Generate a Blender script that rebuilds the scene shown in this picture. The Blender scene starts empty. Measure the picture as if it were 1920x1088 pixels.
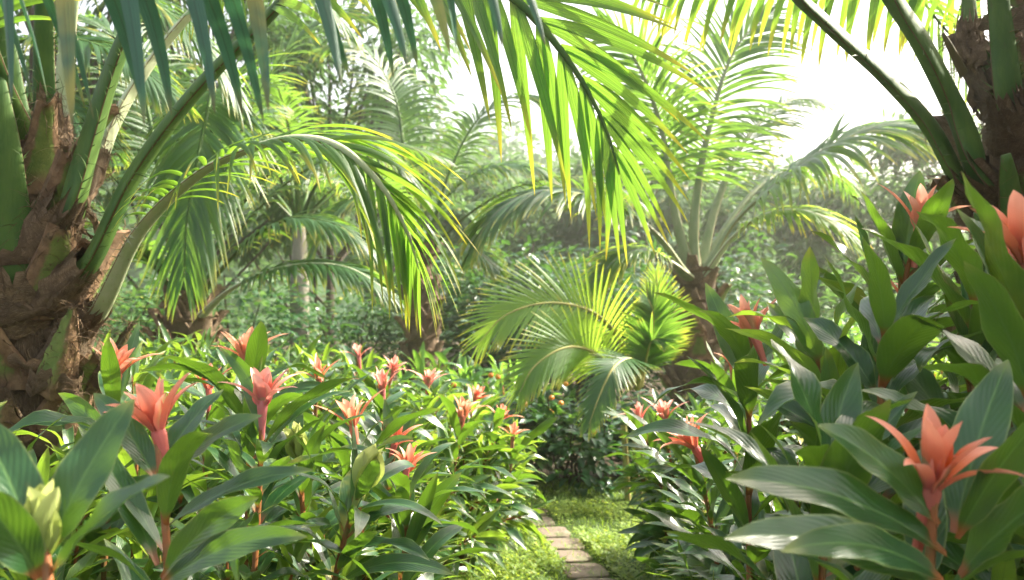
import bpy, math, random
import numpy as np
from mathutils import Vector, Euler

RNG = np.random.default_rng(7)
random.seed(7)
sc = bpy.context.scene
COL = sc.collection

# ------------------------------------------------------------------ camera
CAM_H, FPX, HOR = 1.4, 1867.0, 580.0
PITCH = math.atan((HOR - 544) / FPX)
cd = bpy.data.cameras.new('camera')
cam = bpy.data.objects.new('camera', cd)
COL.objects.link(cam)
sc.camera = cam
cam.location = (0, 0, CAM_H)
cam.rotation_euler = (math.pi / 2 + PITCH, 0, 0)
cd.sensor_width = 36
cd.lens = 35
cd.clip_start = 0.05
cd.clip_end = 1000
cd.dof.use_dof = True
cd.dof.focus_distance = 2.4
cd.dof.aperture_fstop = 5.6
CR = np.array(Euler(cam.rotation_euler).to_matrix())


def P(px, py, d):
    """world point seen at photo pixel (px,py) at depth d along the view axis"""
    v = np.array([(px - 960) / FPX * d, (544 - py) / FPX * d, -d])
    return CR @ v + np.array([0, 0, CAM_H])


# ------------------------------------------------------------------ small maths
def nrm(a):
    return a / np.maximum(np.linalg.norm(a, axis=-1, keepdims=True), 1e-9)


def catmull(pts, n):
    pts = np.asarray(pts, float)
    p = np.vstack([2 * pts[0] - pts[1], pts, 2 * pts[-1] - pts[-2]])
    out = []
    K = len(pts) - 1
    seg = np.linalg.norm(np.diff(pts[:, :3], axis=0), axis=1)
    cum = np.concatenate([[0], np.cumsum(seg)])
    for t in np.linspace(0, cum[-1], n):
        i = min(np.searchsorted(cum, t, side='right') - 1, K - 1)
        u = (t - cum[i]) / max(seg[i], 1e-9)
        a, b, c, d = p[i], p[i + 1], p[i + 2], p[i + 3]
        out.append(0.5 * (2 * b + (c - a) * u + (2 * a - 5 * b + 4 * c - d) * u * u + (3 * b - a - 3 * c + d) * u ** 3))
    return np.array(out)


class MB:
    """collects grids of quads and builds them as one mesh object"""

    def __init__(self):
        self.v, self.f, self.u, self.r, self.n = [], [], [], [], 0

    def grids(self, V, U, R):
        # V (K,S,A,3)  U (S,A,2) or (K,S,A,2)  R (K,) random per grid
        K, S, A, _ = V.shape
        if U.ndim == 3:
            U = np.broadcast_to(U, (K, S, A, 2))
        idx = np.arange(K * S * A).reshape(K, S, A) + self.n
        q = np.stack([idx[:, :-1, :-1], idx[:, 1:, :-1], idx[:, 1:, 1:], idx[:, :-1, 1:]], -1).reshape(-1, 4)
        self.v.append(V.reshape(-1, 3))
        self.f.append(q)
        self.u.append(U.reshape(-1, 2))
        rr = np.broadcast_to(np.asarray(R, float).reshape(K, 1), (K, S * A)).reshape(-1)
        self.r.append(rr)
        self.n += K * S * A
        return self

    def tube(self, pts, rad, sides=8, rnd=0.5, squash=None, hint=(0, 0, 1), cap=False, keel=None):
        pts = np.asarray(pts, float)
        n = len(pts)
        rad = np.broadcast_to(np.asarray(rad, float), (n,)) if np.ndim(rad) < 2 else rad
        t = nrm(np.gradient(pts, axis=0))
        h = np.broadcast_to(np.asarray(hint, float), (n, 3))
        b = h - (h * t).sum(1, keepdims=True) * t
        bad = np.linalg.norm(b, axis=1) < 0.15
        if bad.any():
            alt = np.array([1.0, 0.3, 0])
            b[bad] = (alt - (t[bad] @ alt)[:, None] * t[bad])
        b = nrm(b)
        s = np.cross(t, b)
        ang = np.linspace(0, 2 * math.pi, sides + 1)
        sq = 1.0 if squash is None else squash
        if cap:
            pts = np.vstack([pts, pts[-1:]])
            rad = np.concatenate([rad, [0.0005]])
            b = np.vstack([b, b[-1:]])
            s = np.vstack([s, s[-1:]])
            n += 1
        sq = np.broadcast_to(np.asarray(sq, float), (n,))
        ys = np.sin(ang)[None] * sq[:, None]
        if keel is not None:
            kk = np.broadcast_to(np.asarray(keel, float), (n,))[:, None]
            yk = np.where(np.sin(ang) > 0, .28 * np.sin(ang), -.92 * (1 - np.abs(np.cos(ang)) ** 1.15))[None]
            ys = ys * (1 - kk) + yk * kk
        V = (pts[:, None, :] + rad[:, None, None] * (np.cos(ang)[None, :, None] * s[:, None, :] * -1 + ys[:, :, None] * b[:, None, :]))
        U = np.stack(np.broadcast_arrays((ang / (2 * math.pi))[None, :], np.linspace(0, 1, n)[:, None]), -1)
        self.grids(V[None], U, [rnd])
        return self

    def build(self, name, material, parent=None, smooth=True, origin=None):
        V = np.concatenate(self.v).astype(np.float32)
        F = np.concatenate(self.f).astype(np.int32)
        U = np.concatenate(self.u).astype(np.float32)
        R = np.concatenate(self.r).astype(np.float32)
        if origin is not None:
            V = V - np.asarray(origin, np.float32)
        me = bpy.data.meshes.new(name)
        me.vertices.add(len(V))
        me.vertices.foreach_set('co', V.ravel())
        me.loops.add(F.size)
        me.loops.foreach_set('vertex_index', F.ravel())
        me.polygons.add(len(F))
        me.polygons.foreach_set('loop_start', np.arange(0, F.size, 4, dtype=np.int32))
        me.polygons.foreach_set('loop_total', np.full(len(F), 4, dtype=np.int32))
        me.polygons.foreach_set('use_smooth', np.full(len(F), smooth))
        me.update(calc_edges=True)
        uv = me.uv_layers.new(name='UVMap')
        uv.data.foreach_set('uv', U[F.ravel()].ravel())
        uv2 = me.uv_layers.new(name='Rnd')
        rr = R[F.ravel()]
        uv2.data.foreach_set('uv', np.stack([rr, np.mod(rr * 7.31, 1)], -1).ravel().astype(np.float32))
        me.materials.append(material)
        o = bpy.data.objects.new(name, me)
        COL.objects.link(o)
        if parent is not None:
            o.parent = parent
        elif origin is not None:
            o.location = origin
        return o


def blades(mb, p0, d0, w0, L, W, S=8, A=3, prof=None, droop=0.0, curl=0.0, fold=0.25, wave=0.0, nw=2.5,
           rnd=None, twist=0.0, side=0.0):
    """K leaf blades grown along d0, width along w0; the upper side faces d0 x w0"""
    p0 = np.asarray(p0, float)
    K = len(p0)
    d = nrm(np.asarray(d0, float).copy())
    w0 = np.asarray(w0, float)
    L = np.broadcast_to(np.asarray(L, float), (K,))
    W = np.broadcast_to(np.asarray(W, float), (K,))
    droop = np.broadcast_to(np.asarray(droop, float), (K,))[:, None]
    curl = np.broadcast_to(np.asarray(curl, float), (K,))[:, None]
    twist = np.broadcast_to(np.asarray(twist, float), (K,))[:, None]
    side = np.broadcast_to(np.asarray(side, float), (K,))[:, None]
    fold = np.broadcast_to(np.asarray(fold, float), (K,))[:, None, None]
    wave = np.broadcast_to(np.asarray(wave, float), (K,))[:, None]
    if rnd is None:
        rnd = RNG.random(K)
    a = np.linspace(-1, 1, A)
    V = np.zeros((K, S + 1, A, 3))
    p = p0.copy()
    ph = RNG.random((K, 1)) * 6.28
    G = np.array([0, 0, -1.0])
    for s in range(S + 1):
        v = s / S
        w = nrm(w0 - (w0 * d).sum(1, keepdims=True) * d)
        n = np.cross(d, w)
        if np.any(twist):
            c, sn = np.cos(twist * v), np.sin(twist * v)
            w, n = w * c + n * sn, n * c - w * sn
        half = (W * 0.5 * prof(v))[:, None, None]
        av = a[None, :, None]
        lift = fold * np.abs(av) * half
        wv = (wave * np.sin(6.283 * nw * v + ph))[:, None, :] * np.abs(av) ** 1.5 * np.where(av > 0, 1.0, 0.8) * half
        wv = np.where(av > 0, wv, (wave * np.sin(6.283 * nw * v + ph + 1.7))[:, None, :] * np.abs(av) ** 1.5 * half)
        V[:, s] = p[:, None, :] + w[:, None, :] * av * half + n[:, None, :] * (lift + wv)
        d = nrm(d + G * droop / S - n * curl / S + w * side / S)
        p = p + d * (L / S)[:, None]
    U = np.stack(np.broadcast_arrays(((a + 1) / 2)[None, :], np.linspace(0, 1, S + 1)[:, None]), -1)
    mb.grids(V, U, rnd)
    return p


# ------------------------------------------------------------------ things
def tag(o, label=None, cat=None, group=None, kind=None):
    if label: o['label'] = label
    if cat: o['category'] = cat
    if group: o['group'] = group
    if kind: o['kind'] = kind
    return o


def thing(name, label, cat, loc=(0, 0, 0), group=None):
    o = bpy.data.objects.new(name, None)
    COL.objects.link(o)
    o.location = loc
    o.empty_display_size = 0.1
    return tag(o, label, cat, group)


def copy_tree(o, parent=None):
    c = o.copy()
    COL.objects.link(c)
    c.parent = parent
    for ch in list(o.children):
        copy_tree(ch, c)
    return c


# ------------------------------------------------------------------ materials
def mat(name):
    m = bpy.data.materials.new(name)
    m.use_nodes = True
    nt = m.node_tree
    nt.nodes.clear()
    out = nt.nodes.new('ShaderNodeOutputMaterial')
    return m, nt, out


class N:
    def __init__(self, nt):
        self.nt = nt

    def new(self, t, **k):
        n = self.nt.nodes.new(t)
        for a, b in k.items():
            setattr(n, a, b)
        return n

    def link(self, a, b):
        self.nt.links.new(a, b)

    def val(self, sock, x):
        if isinstance(x, bpy.types.NodeSocket):
            self.link(x, sock)
        else:
            sock.default_value = x

    def math(self, op, a, b=0.0, c=None, clamp=False):
        n = self.new('ShaderNodeMath', operation=op)
        n.use_clamp = clamp
        self.val(n.inputs[0], a)
        self.val(n.inputs[1], b)
        if c is not None: self.val(n.inputs[2], c)
        return n.outputs[0]

    def mix(self, f, a, b, blend='MIX'):
        n = self.new('ShaderNodeMix', data_type='RGBA', blend_type=blend)
        self.val(n.inputs[0], f)
        for s, x in ((n.inputs[6], a), (n.inputs[7], b)):
            if isinstance(x, (tuple, list)):
                s.default_value = (*x[:3], 1)
            else:
                self.link(x, s)
        return n.outputs[2]

    def step(self, x, lo, hi, a=0.0, b=1.0):
        n = self.new('ShaderNodeMapRange', interpolation_type='SMOOTHSTEP')
        self.val(n.inputs[0], x)
        n.inputs[1].default_value = lo
        n.inputs[2].default_value = hi
        n.inputs[3].default_value = a
        n.inputs[4].default_value = b
        return n.outputs[0]

    def uv(self, name='UVMap'):
        n = self.new('ShaderNodeUVMap', uv_map=name)
        s = self.new('ShaderNodeSeparateXYZ')
        self.link(n.outputs[0], s.inputs[0])
        return s.outputs[0], s.outputs[1], n.outputs[0]

    def noise(self, scale, detail=3, vec=None, rough=0.6):
        n = self.new('ShaderNodeTexNoise')
        n.inputs['Scale'].default_value = scale
        n.inputs['Detail'].default_value = detail
        n.inputs['Roughness'].default_value = rough
        if vec is not None: self.link(vec, n.inputs['Vector'])
        return n.outputs[0]

    def objco(self, scale=None):
        n = self.new('ShaderNodeTexCoord')
        if scale is None: return n.outputs['Object']
        m = self.new('ShaderNodeMapping')
        m.inputs['Scale'].default_value = scale
        self.link(n.outputs['Object'], m.inputs[0])
        return m.outputs[0]

    def bump(self, h, strength, dist=0.01):
        n = self.new('ShaderNodeBump')
        n.inputs['Strength'].default_value = strength
        n.inputs['Distance'].default_value = dist
        self.link(h, n.inputs['Height'])
        return n.outputs[0]

    def principled(self, col, rough=0.5, normal=None, spec=0.5, sheen=0.0):
        n = self.new('ShaderNodeBsdfPrincipled')
        self.val(n.inputs['Base Color'], (*col, 1) if isinstance(col, tuple) else col)
        self.val(n.inputs['Roughness'], rough)
        n.inputs['Specular IOR Level'].default_value = spec
        if normal is not None: self.link(normal, n.inputs['Normal'])
        return n.outputs[0]


def leaf_material(name, a, b, under, rib, tip, tip0, trans, tf=0.45, rough=0.36, veins=0.0, edge=None, base=None,
                  spec=0.5, pale=None, blotch=0.0):
    """two-sided leaf: upper colour a..b by leaf, under side, midrib, coloured tip, light passing through"""
    m, nt, out = mat(name)
    k = N(nt)
    u, v, uvv = k.uv()
    r, r2, _ = k.uv('Rnd')
    au = k.math('ABSOLUTE', k.math('SUBTRACT', u, 0.5))
    col = k.mix(r, a, b)
    nz = k.noise(9.0, 3, k.objco())
    col = k.mix(k.step(nz, 0.3, 0.75), col, k.mix(0.5, col, tuple(min(1, c * 1.9) for c in b)))
    geo = k.new('ShaderNodeNewGeometry')
    col = k.mix(geo.outputs['Backfacing'], col, under)
    if veins:
        ph = k.math('SUBTRACT', k.math('MULTIPLY', v, 12.0), k.math('MULTIPLY', au, 8.0))
        wv = k.math('ABSOLUTE', k.math('SUBTRACT', k.math('FRACT', ph), 0.5))       # 0 on a lateral vein
        col = k.mix(k.step(wv, 0.0, 0.16, 0.07, 0.0), col, rib)
    col = k.mix(k.step(au, 0.012, 0.045, 1.0, 0.0), col, rib)
    col = k.mix(k.math('MULTIPLY', k.step(r2, 0.955, 0.97), k.step(nz, 0.35, 0.6)), col, (0.30, 0.27, 0.05))
    tr = k.mix(k.step(au, 0.01, 0.05, 0.75, 0.0), trans, k.mix(0.5, trans, (0.03, 0.08, 0.01)))
    tips = k.math('MULTIPLY', k.step(v, tip0, 1.02), k.math('ADD', k.math('MULTIPLY', r2, 0.6), 0.5), clamp=True)
    col = k.mix(tips, col, tip)
    tr = k.mix(tips, tr, tuple(min(1.0, c * 1.6) for c in tip))
    if edge is not None:
        e = k.math('MULTIPLY', k.step(au, 0.455, 0.49), 0.8)
        col = k.mix(e, col, edge)
        tr = k.mix(e, tr, edge)
    if base is not None:
        bb = k.step(v, 0.03, 0.13, 1.0, 0.0)
        col = k.mix(bb, col, base)
        tr = k.mix(bb, tr, base)
    if blotch:
        bn = k.step(k.noise(38.0, 2, k.objco()), 0.72, 0.78, 0.0, blotch)
        col = k.mix(bn, col, (0.12, 0.09, 0.03))
    if veins:
        h = k.math('ADD', k.step(wv, 0.0, 0.5), k.math('MULTIPLY', k.step(au, 0.0, 0.06), 1.2))
        h = k.math('ADD', h, k.math('MULTIPLY', k.noise(60.0, 2, k.objco()), 0.35))
        normal = k.bump(h, veins * .25, 0.003)
    else:
        # parallel ribs along the leaflet
        h = k.math('SINE', k.math('MULTIPLY', u, 40.0))
        h = k.math('ADD', h, k.math('MULTIPLY', k.step(au, 0.0, 0.1), 2.0))
        normal = k.bump(h, 0.22, 0.002)
    rv = k.math('ADD', k.math('MULTIPLY', nz, 0.16), rough - 0.08)
    pr = k.principled(col, rv, normal, spec)
    t = k.new('ShaderNodeBsdfTranslucent')
    k.link(tr, t.inputs[0])
    k.link(normal, t.inputs[1])
    mx = k.new('ShaderNodeMixShader')
    mx.inputs[0].default_value = tf
    k.link(pr, mx.inputs[1])
    k.link(t.outputs[0], mx.inputs[2])
    k.link(mx.outputs[0], out.inputs[0])
    return m


def bract_material(name, base, mid, tip, green, edge, tf=0.35):
    m, nt, out = mat(name)
    k = N(nt)
    u, v, _ = k.uv()
    r, r2, _ = k.uv('Rnd')
    au = k.math('ABSOLUTE', k.math('SUBTRACT', u, 0.5))
    col = k.mix(k.step(v, 0.05, 0.45), base, mid)
    col = k.mix(k.step(v, 0.34, 0.92), col, tip)
    g = k.math('MULTIPLY', k.step(r, 0.62, 0.66), k.step(au, 0.12, 0.46, 1.0, 0.0))
    g = k.math('MULTIPLY', g, k.step(v, 0.02, 0.3))
    col = k.mix(g, col, green)
    geo = k.new('ShaderNodeNewGeometry')
    col = k.mix(k.math('MULTIPLY', geo.outputs['Backfacing'], 0.25), col, tuple(0.6 * c + 0.3 for c in tip))
    col = k.mix(k.math('MULTIPLY', r2, 0.35), col, edge)
    col = k.mix(k.math('MULTIPLY', k.noise(45.0, 3, k.objco()), 0.3), col, mid)
    h = k.math('SINE', k.math('MULTIPLY', u, 60.0))
    nn = k.bump(h, 0.12, 0.002)
    pr = k.principled(col, 0.42, nn, 0.4)
    t = k.new('ShaderNodeBsdfTranslucent')
    k.link(col, t.inputs[0])
    mx = k.new('ShaderNodeMixShader')
    mx.inputs[0].default_value = tf
    k.link(pr, mx.inputs[1])
    k.link(t.outputs[0], mx.inputs[2])
    k.link(mx.outputs[0], out.inputs[0])
    return m


def stalk_material(name, face, face2, edge, rough=0.5):
    """palm leaf stalk: green or pale face, brown margins, fine fibres along it"""
    m, nt, out = mat(name)
    k = N(nt)
    u, v, _ = k.uv()
    r, r2, _ = k.uv('Rnd')
    # u = 0 / 0.5 are the margins
    e = k.math('ABSOLUTE', k.math('SUBTRACT', k.math('FRACT', k.math('ADD', k.math('MULTIPLY', u, 2.0), 0.5)), 0.5))
    nz = k.noise(16.0, 5, k.objco((1, 1, 0.35)))
    col = k.mix(k.step(nz, 0.3, 0.7), face, face2)
    fl = k.step(k.noise(70.0, 3, k.objco((1, 1, 0.25))), 0.62, 0.72, 0.0, 0.35)
    col = k.mix(fl, col, edge)
    col = k.mix(k.step(k.math('ADD', e, k.math('MULTIPLY', nz, 0.05)), 0.05, 0.11, 1.0, 0.0), col, edge)
    h = k.noise(90.0, 3, k.objco((1, 1, 0.12)))
    pr = k.principled(col, rough, k.bump(h, 0.35, 0.004), 0.25)
    k.link(pr, out.inputs[0])
    return m


def bark_material(name, a, b, c, sc_=1.0):
    m, nt, out = mat(name)
    k = N(nt)
    co = k.objco((1, 1, 1))
    n1 = k.noise(7.0 * sc_, 6, co, 0.7)
    u, v, uvv = k.uv()
    mp = k.new('ShaderNodeMapping')
    mp.inputs['Scale'].default_value = (28, 3, 1)
    k.link(uvv, mp.inputs[0])
    n2 = k.noise(4.0, 5, mp.outputs[0], 0.75)
    col = k.mix(k.step(n1, 0.25, 0.75), a, b)
    col = k.mix(k.step(n2, 0.45, 0.75), col, c)
    r, r2, _ = k.uv('Rnd')
    col = k.mix(k.math('MULTIPLY', r, .65), col, a)
    h = k.math('ADD', k.math('MULTIPLY', n2, 1.0), n1)
    pr = k.principled(col, 0.85, k.bump(h, 0.9, 0.02), 0.25)
    k.link(pr, out.inputs[0])
    return m


M = {}
M['palm_near'] = leaf_material('palm_leaflet', (0.014, 0.060, 0.010), (0.028, 0.090, 0.012), (0.028, 0.085, 0.015),
                               (0.02, 0.045, 0.012), (0.42, 0.36, 0.03), 0.62, (0.24, 0.46, 0.035), 0.47, 0.46,
                               edge=(0.20, 0.28, 0.03))
M['palm_dark'] = leaf_material('dark_palm_leaflet', (0.018, 0.085, 0.048), (0.028, 0.11, 0.055), (0.028, 0.10, 0.055),
                               (0.02, 0.05, 0.03), (0.12, 0.12, 0.03), 0.85, (0.05, 0.17, 0.05), 0.16, 0.5)
M['palm_mid'] = leaf_material('mid_palm_leaflet', (0.014, 0.060, 0.016), (0.028, 0.09, 0.02), (0.03, 0.09, 0.028),
                              (0.05, 0.10, 0.03), (0.35, 0.33, 0.04), 0.7, (0.22, 0.42, 0.04), 0.40, 0.38)
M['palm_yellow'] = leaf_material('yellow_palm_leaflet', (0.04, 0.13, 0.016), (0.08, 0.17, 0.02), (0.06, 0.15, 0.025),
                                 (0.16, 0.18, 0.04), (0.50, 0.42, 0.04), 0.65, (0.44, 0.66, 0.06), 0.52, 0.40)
M['shrub'] = leaf_material('shrub_leaf', (0.007, 0.036, 0.014), (0.017, 0.058, 0.016), (0.040, 0.098, 0.022),
                           (0.07, 0.15, 0.04), (0.16, 0.20, 0.04), 0.85, (0.20, 0.40, 0.022), 0.21, 0.32, veins=0.5,
                           edge=(0.16, 0.22, 0.06), base=(0.25, 0.09, 0.025), blotch=0.25)
M['shrub_light'] = leaf_material('light_shrub_leaf', (0.012, 0.052, 0.014), (0.028, 0.080, 0.017), (0.07, 0.15, 0.04),
                                 (0.10, 0.18, 0.05), (0.24, 0.26, 0.05), 0.8, (0.32, 0.52, 0.035), 0.34, 0.31, veins=0.5,
                                 edge=(0.20, 0.25, 0.07), base=(0.25, 0.10, 0.03))
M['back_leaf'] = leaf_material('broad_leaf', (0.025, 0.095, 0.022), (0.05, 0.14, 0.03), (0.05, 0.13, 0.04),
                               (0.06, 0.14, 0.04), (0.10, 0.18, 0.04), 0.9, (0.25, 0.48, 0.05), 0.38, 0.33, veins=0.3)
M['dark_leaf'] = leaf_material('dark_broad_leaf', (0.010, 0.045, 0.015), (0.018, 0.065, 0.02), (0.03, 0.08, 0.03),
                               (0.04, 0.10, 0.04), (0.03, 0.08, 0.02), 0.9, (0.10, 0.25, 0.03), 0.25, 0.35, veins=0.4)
M['tree_leaf'] = leaf_material('tree_leaf', (0.022, 0.07, 0.022), (0.045, 0.11, 0.03), (0.05, 0.11, 0.035),
                               (0.05, 0.10, 0.03), (0.06, 0.12, 0.03), 0.9, (0.14, 0.28, 0.05), 0.32, 0.6, spec=.25)
M['grass'] = leaf_material('grass_blade', (0.045, 0.12, 0.018), (0.10, 0.19, 0.025), (0.06, 0.14, 0.03),
                           (0.07, 0.15, 0.03), (0.22, 0.24, 0.05), 0.7, (0.35, 0.52, 0.04), 0.4, 0.5)
M['cover'] = leaf_material('ground_cover_leaf', (0.07, 0.15, 0.02), (0.15, 0.22, 0.03), (0.10, 0.18, 0.03),
                           (0.12, 0.2, 0.04), (0.25, 0.27, 0.05), 0.7, (0.5, 0.62, 0.05), 0.4, 0.42)
M['bract'] = bract_material('coral_bract', (0.42, 0.022, 0.055), (0.74, 0.115, 0.022), (0.87, 0.42, 0.31),
                            (0.16, 0.22, 0.02), (0.80, 0.22, 0.10))
M['bract_peach'] = bract_material('peach_bract', (0.46, 0.05, 0.05), (0.76, 0.17, 0.055), (0.86, 0.44, 0.32),
                                  (0.18, 0.25, 0.03), (0.84, 0.36, 0.16))
M['bract_pink'] = bract_material('pink_bract', (0.44, 0.03, 0.09), (0.76, 0.15, 0.09), (0.88, 0.50, 0.43),
                                 (0.16, 0.22, 0.03), (0.82, 0.36, 0.26))
M['bract_coral'] = M['bract']
M['bract_yellow'] = bract_material('yellow_bract', (0.20, 0.30, 0.04), (0.36, 0.46, 0.08), (0.50, 0.54, 0.17),
                                   (0.30, 0.40, 0.06), (0.50, 0.52, 0.10), 0.42)
M['bract_dim'] = bract_material('dull_coral_bract', (0.32, 0.03, 0.05), (0.68, 0.125, 0.02), (0.80, 0.36, 0.26),
                                (0.10, 0.18, 0.02), (0.72, 0.22, 0.06))
M['stalk_green'] = stalk_material('green_palm_stalk', (0.030, 0.082, 0.013), (0.066, 0.125, 0.019), (0.075, 0.035, 0.016), 0.58)
M['stalk_pale'] = stalk_material('pale_palm_stalk', (0.42, 0.45, 0.30), (0.33, 0.39, 0.21), (0.18, 0.10, 0.05))
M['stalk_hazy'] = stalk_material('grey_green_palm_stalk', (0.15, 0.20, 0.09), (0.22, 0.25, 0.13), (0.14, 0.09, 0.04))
M['stalk_brown'] = stalk_material('brown_palm_stalk', (0.10, 0.085, 0.035), (0.14, 0.11, 0.05), (0.09, 0.05, 0.03))
M['stalk_yellow'] = stalk_material('yellow_palm_stalk', (0.34, 0.30, 0.10), (0.26, 0.27, 0.08), (0.18, 0.11, 0.04))
M['bark'] = bark_material('fibrous_palm_trunk', (0.08, 0.053, 0.03), (0.20, 0.135, 0.078), (0.34, 0.24, 0.145))
M['boot'] = bark_material('palm_leaf_base', (0.10, 0.07, 0.04), (0.28, 0.195, 0.115), (0.46, 0.35, 0.23), 2.5)
M['fibre'] = bark_material('palm_fibre', (0.10, 0.062, 0.032), (0.28, 0.185, 0.098), (0.47, 0.34, 0.20), 3.0)
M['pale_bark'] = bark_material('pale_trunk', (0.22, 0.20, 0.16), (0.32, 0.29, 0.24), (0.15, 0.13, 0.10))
M['tree_bark'] = bark_material('tree_trunk', (0.06, 0.05, 0.035), (0.12, 0.10, 0.07), (0.05, 0.04, 0.03))


def stem_material():
    m, nt, out = mat('shrub_stem')
    k = N(nt)
    u, v, _ = k.uv()
    nz = k.noise(25.0, 4, k.objco((1, 1, 0.5)))
    col = k.mix(k.step(v, 0.25, 0.9), (0.16, 0.085, 0.03), (0.24, 0.085, 0.025))
    col = k.mix(k.step(nz, 0.45, 0.7), col, (0.12, 0.11, 0.03))
    k.link(k.principled(col, 0.5, k.bump(nz, 0.4, 0.004), 0.4), out.inputs[0])
    return m


M['stem'] = stem_material()


def ground_material():
    m, nt, out = mat('soil_and_leaf_litter')
    k = N(nt)
    co = k.objco()
    n1 = k.noise(1.3, 6, co, 0.65)
    n2 = k.noise(24.0, 5, co, 0.7)
    col = k.mix(k.step(n1, 0.3, 0.7), (0.035, 0.024, 0.014), (0.075, 0.052, 0.03))
    col = k.mix(k.step(n2, 0.5, 0.75), col, (0.11, 0.08, 0.045))
    k.link(k.principled(col, 0.9, k.bump(n2, 0.7, 0.03), 0.2), out.inputs[0])
    return m


def lawn_material():
    m, nt, out = mat('turf')
    k = N(nt)
    co = k.objco()
    n2 = k.noise(18.0, 5, co, 0.7)
    col = k.mix(k.step(n2, 0.3, 0.7), (0.03, 0.06, 0.012), (0.07, 0.11, 0.02))
    k.link(k.principled(col, 0.9, k.bump(n2, 0.7, 0.03), 0.2), out.inputs[0])
    return m


def stone_material():
    m, nt, out = mat('stepping_stone')
    k = N(nt)
    co = k.objco()
    n1 = k.noise(4.0, 6, co, 0.7)
    n2 = k.noise(40.0, 4, co, 0.7)
    col = k.mix(k.step(n1, 0.3, 0.7), (0.11, 0.085, 0.065), (0.20, 0.155, 0.115))
    col = k.mix(k.step(n2, 0.55, 0.7), col, (0.13, 0.105, 0.075))
    col = k.mix(k.step(k.noise(6.0, 5, co, 0.7), 0.52, 0.66, 0.0, 0.7), col, (0.06, 0.09, 0.025))
    k.link(k.principled(col, 0.8, k.bump(k.math('ADD', n2, n1), 0.6, 0.01), 0.3), out.inputs[0])
    return m


def plain_noise(name, a, b, scale=6, rough=0.6):
    m, nt, out = mat(name)
    k = N(nt)
    n1 = k.noise(scale, 5, k.objco(), 0.65)
    k.link(k.principled(k.mix(k.step(n1, 0.3, 0.7), a, b), rough, k.bump(n1, 0.3, 0.01), 0.4), out.inputs[0])
    return m


M['ground'] = ground_material()
M['lawn'] = lawn_material()
M['stone'] = stone_material()
M['fruit'] = plain_noise('orange_fruit', (0.72, 0.20, 0.02), (0.80, 0.30, 0.04), 30, 0.4)
M['hill'] = plain_noise('wooded_hill', (0.022, 0.062, 0.018), (0.045, 0.095, 0.026), 0.25, 0.9)

# ------------------------------------------------------------------ leaf outlines
P_PALM = lambda v: (min(1.0, 0.42 + v * 3.2)) * (max(0.0, 1 - v) ** 0.62) * 1.02 + 0.015
P_PALM_WIDE = lambda v: (min(1.0, 0.35 + v * 2.6)) * (max(0.0, 1 - v) ** 0.75) * 1.05 + 0.012


def P_LEAF(v):
    if v < 0.10: return 0.10 + v * 0.9
    x = (v - 0.10) / 0.90
    return 0.19 * (1 - x) ** 3 + 1.60 * (x ** 0.72) * ((1 - x) ** 0.88) * (1 + 0.18 * x) + 0.012


def P_OVAL(v):
    return 1.9 * (v ** 0.6) * (max(0, 1 - v) ** 0.62) * 0.82 + 0.02


def P_BRACT(v):
    return (0.17 + 2.9 * v) * (max(0.0, 1 - v) ** 0.82) * (1 - .25 * v) + 0.012


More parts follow.
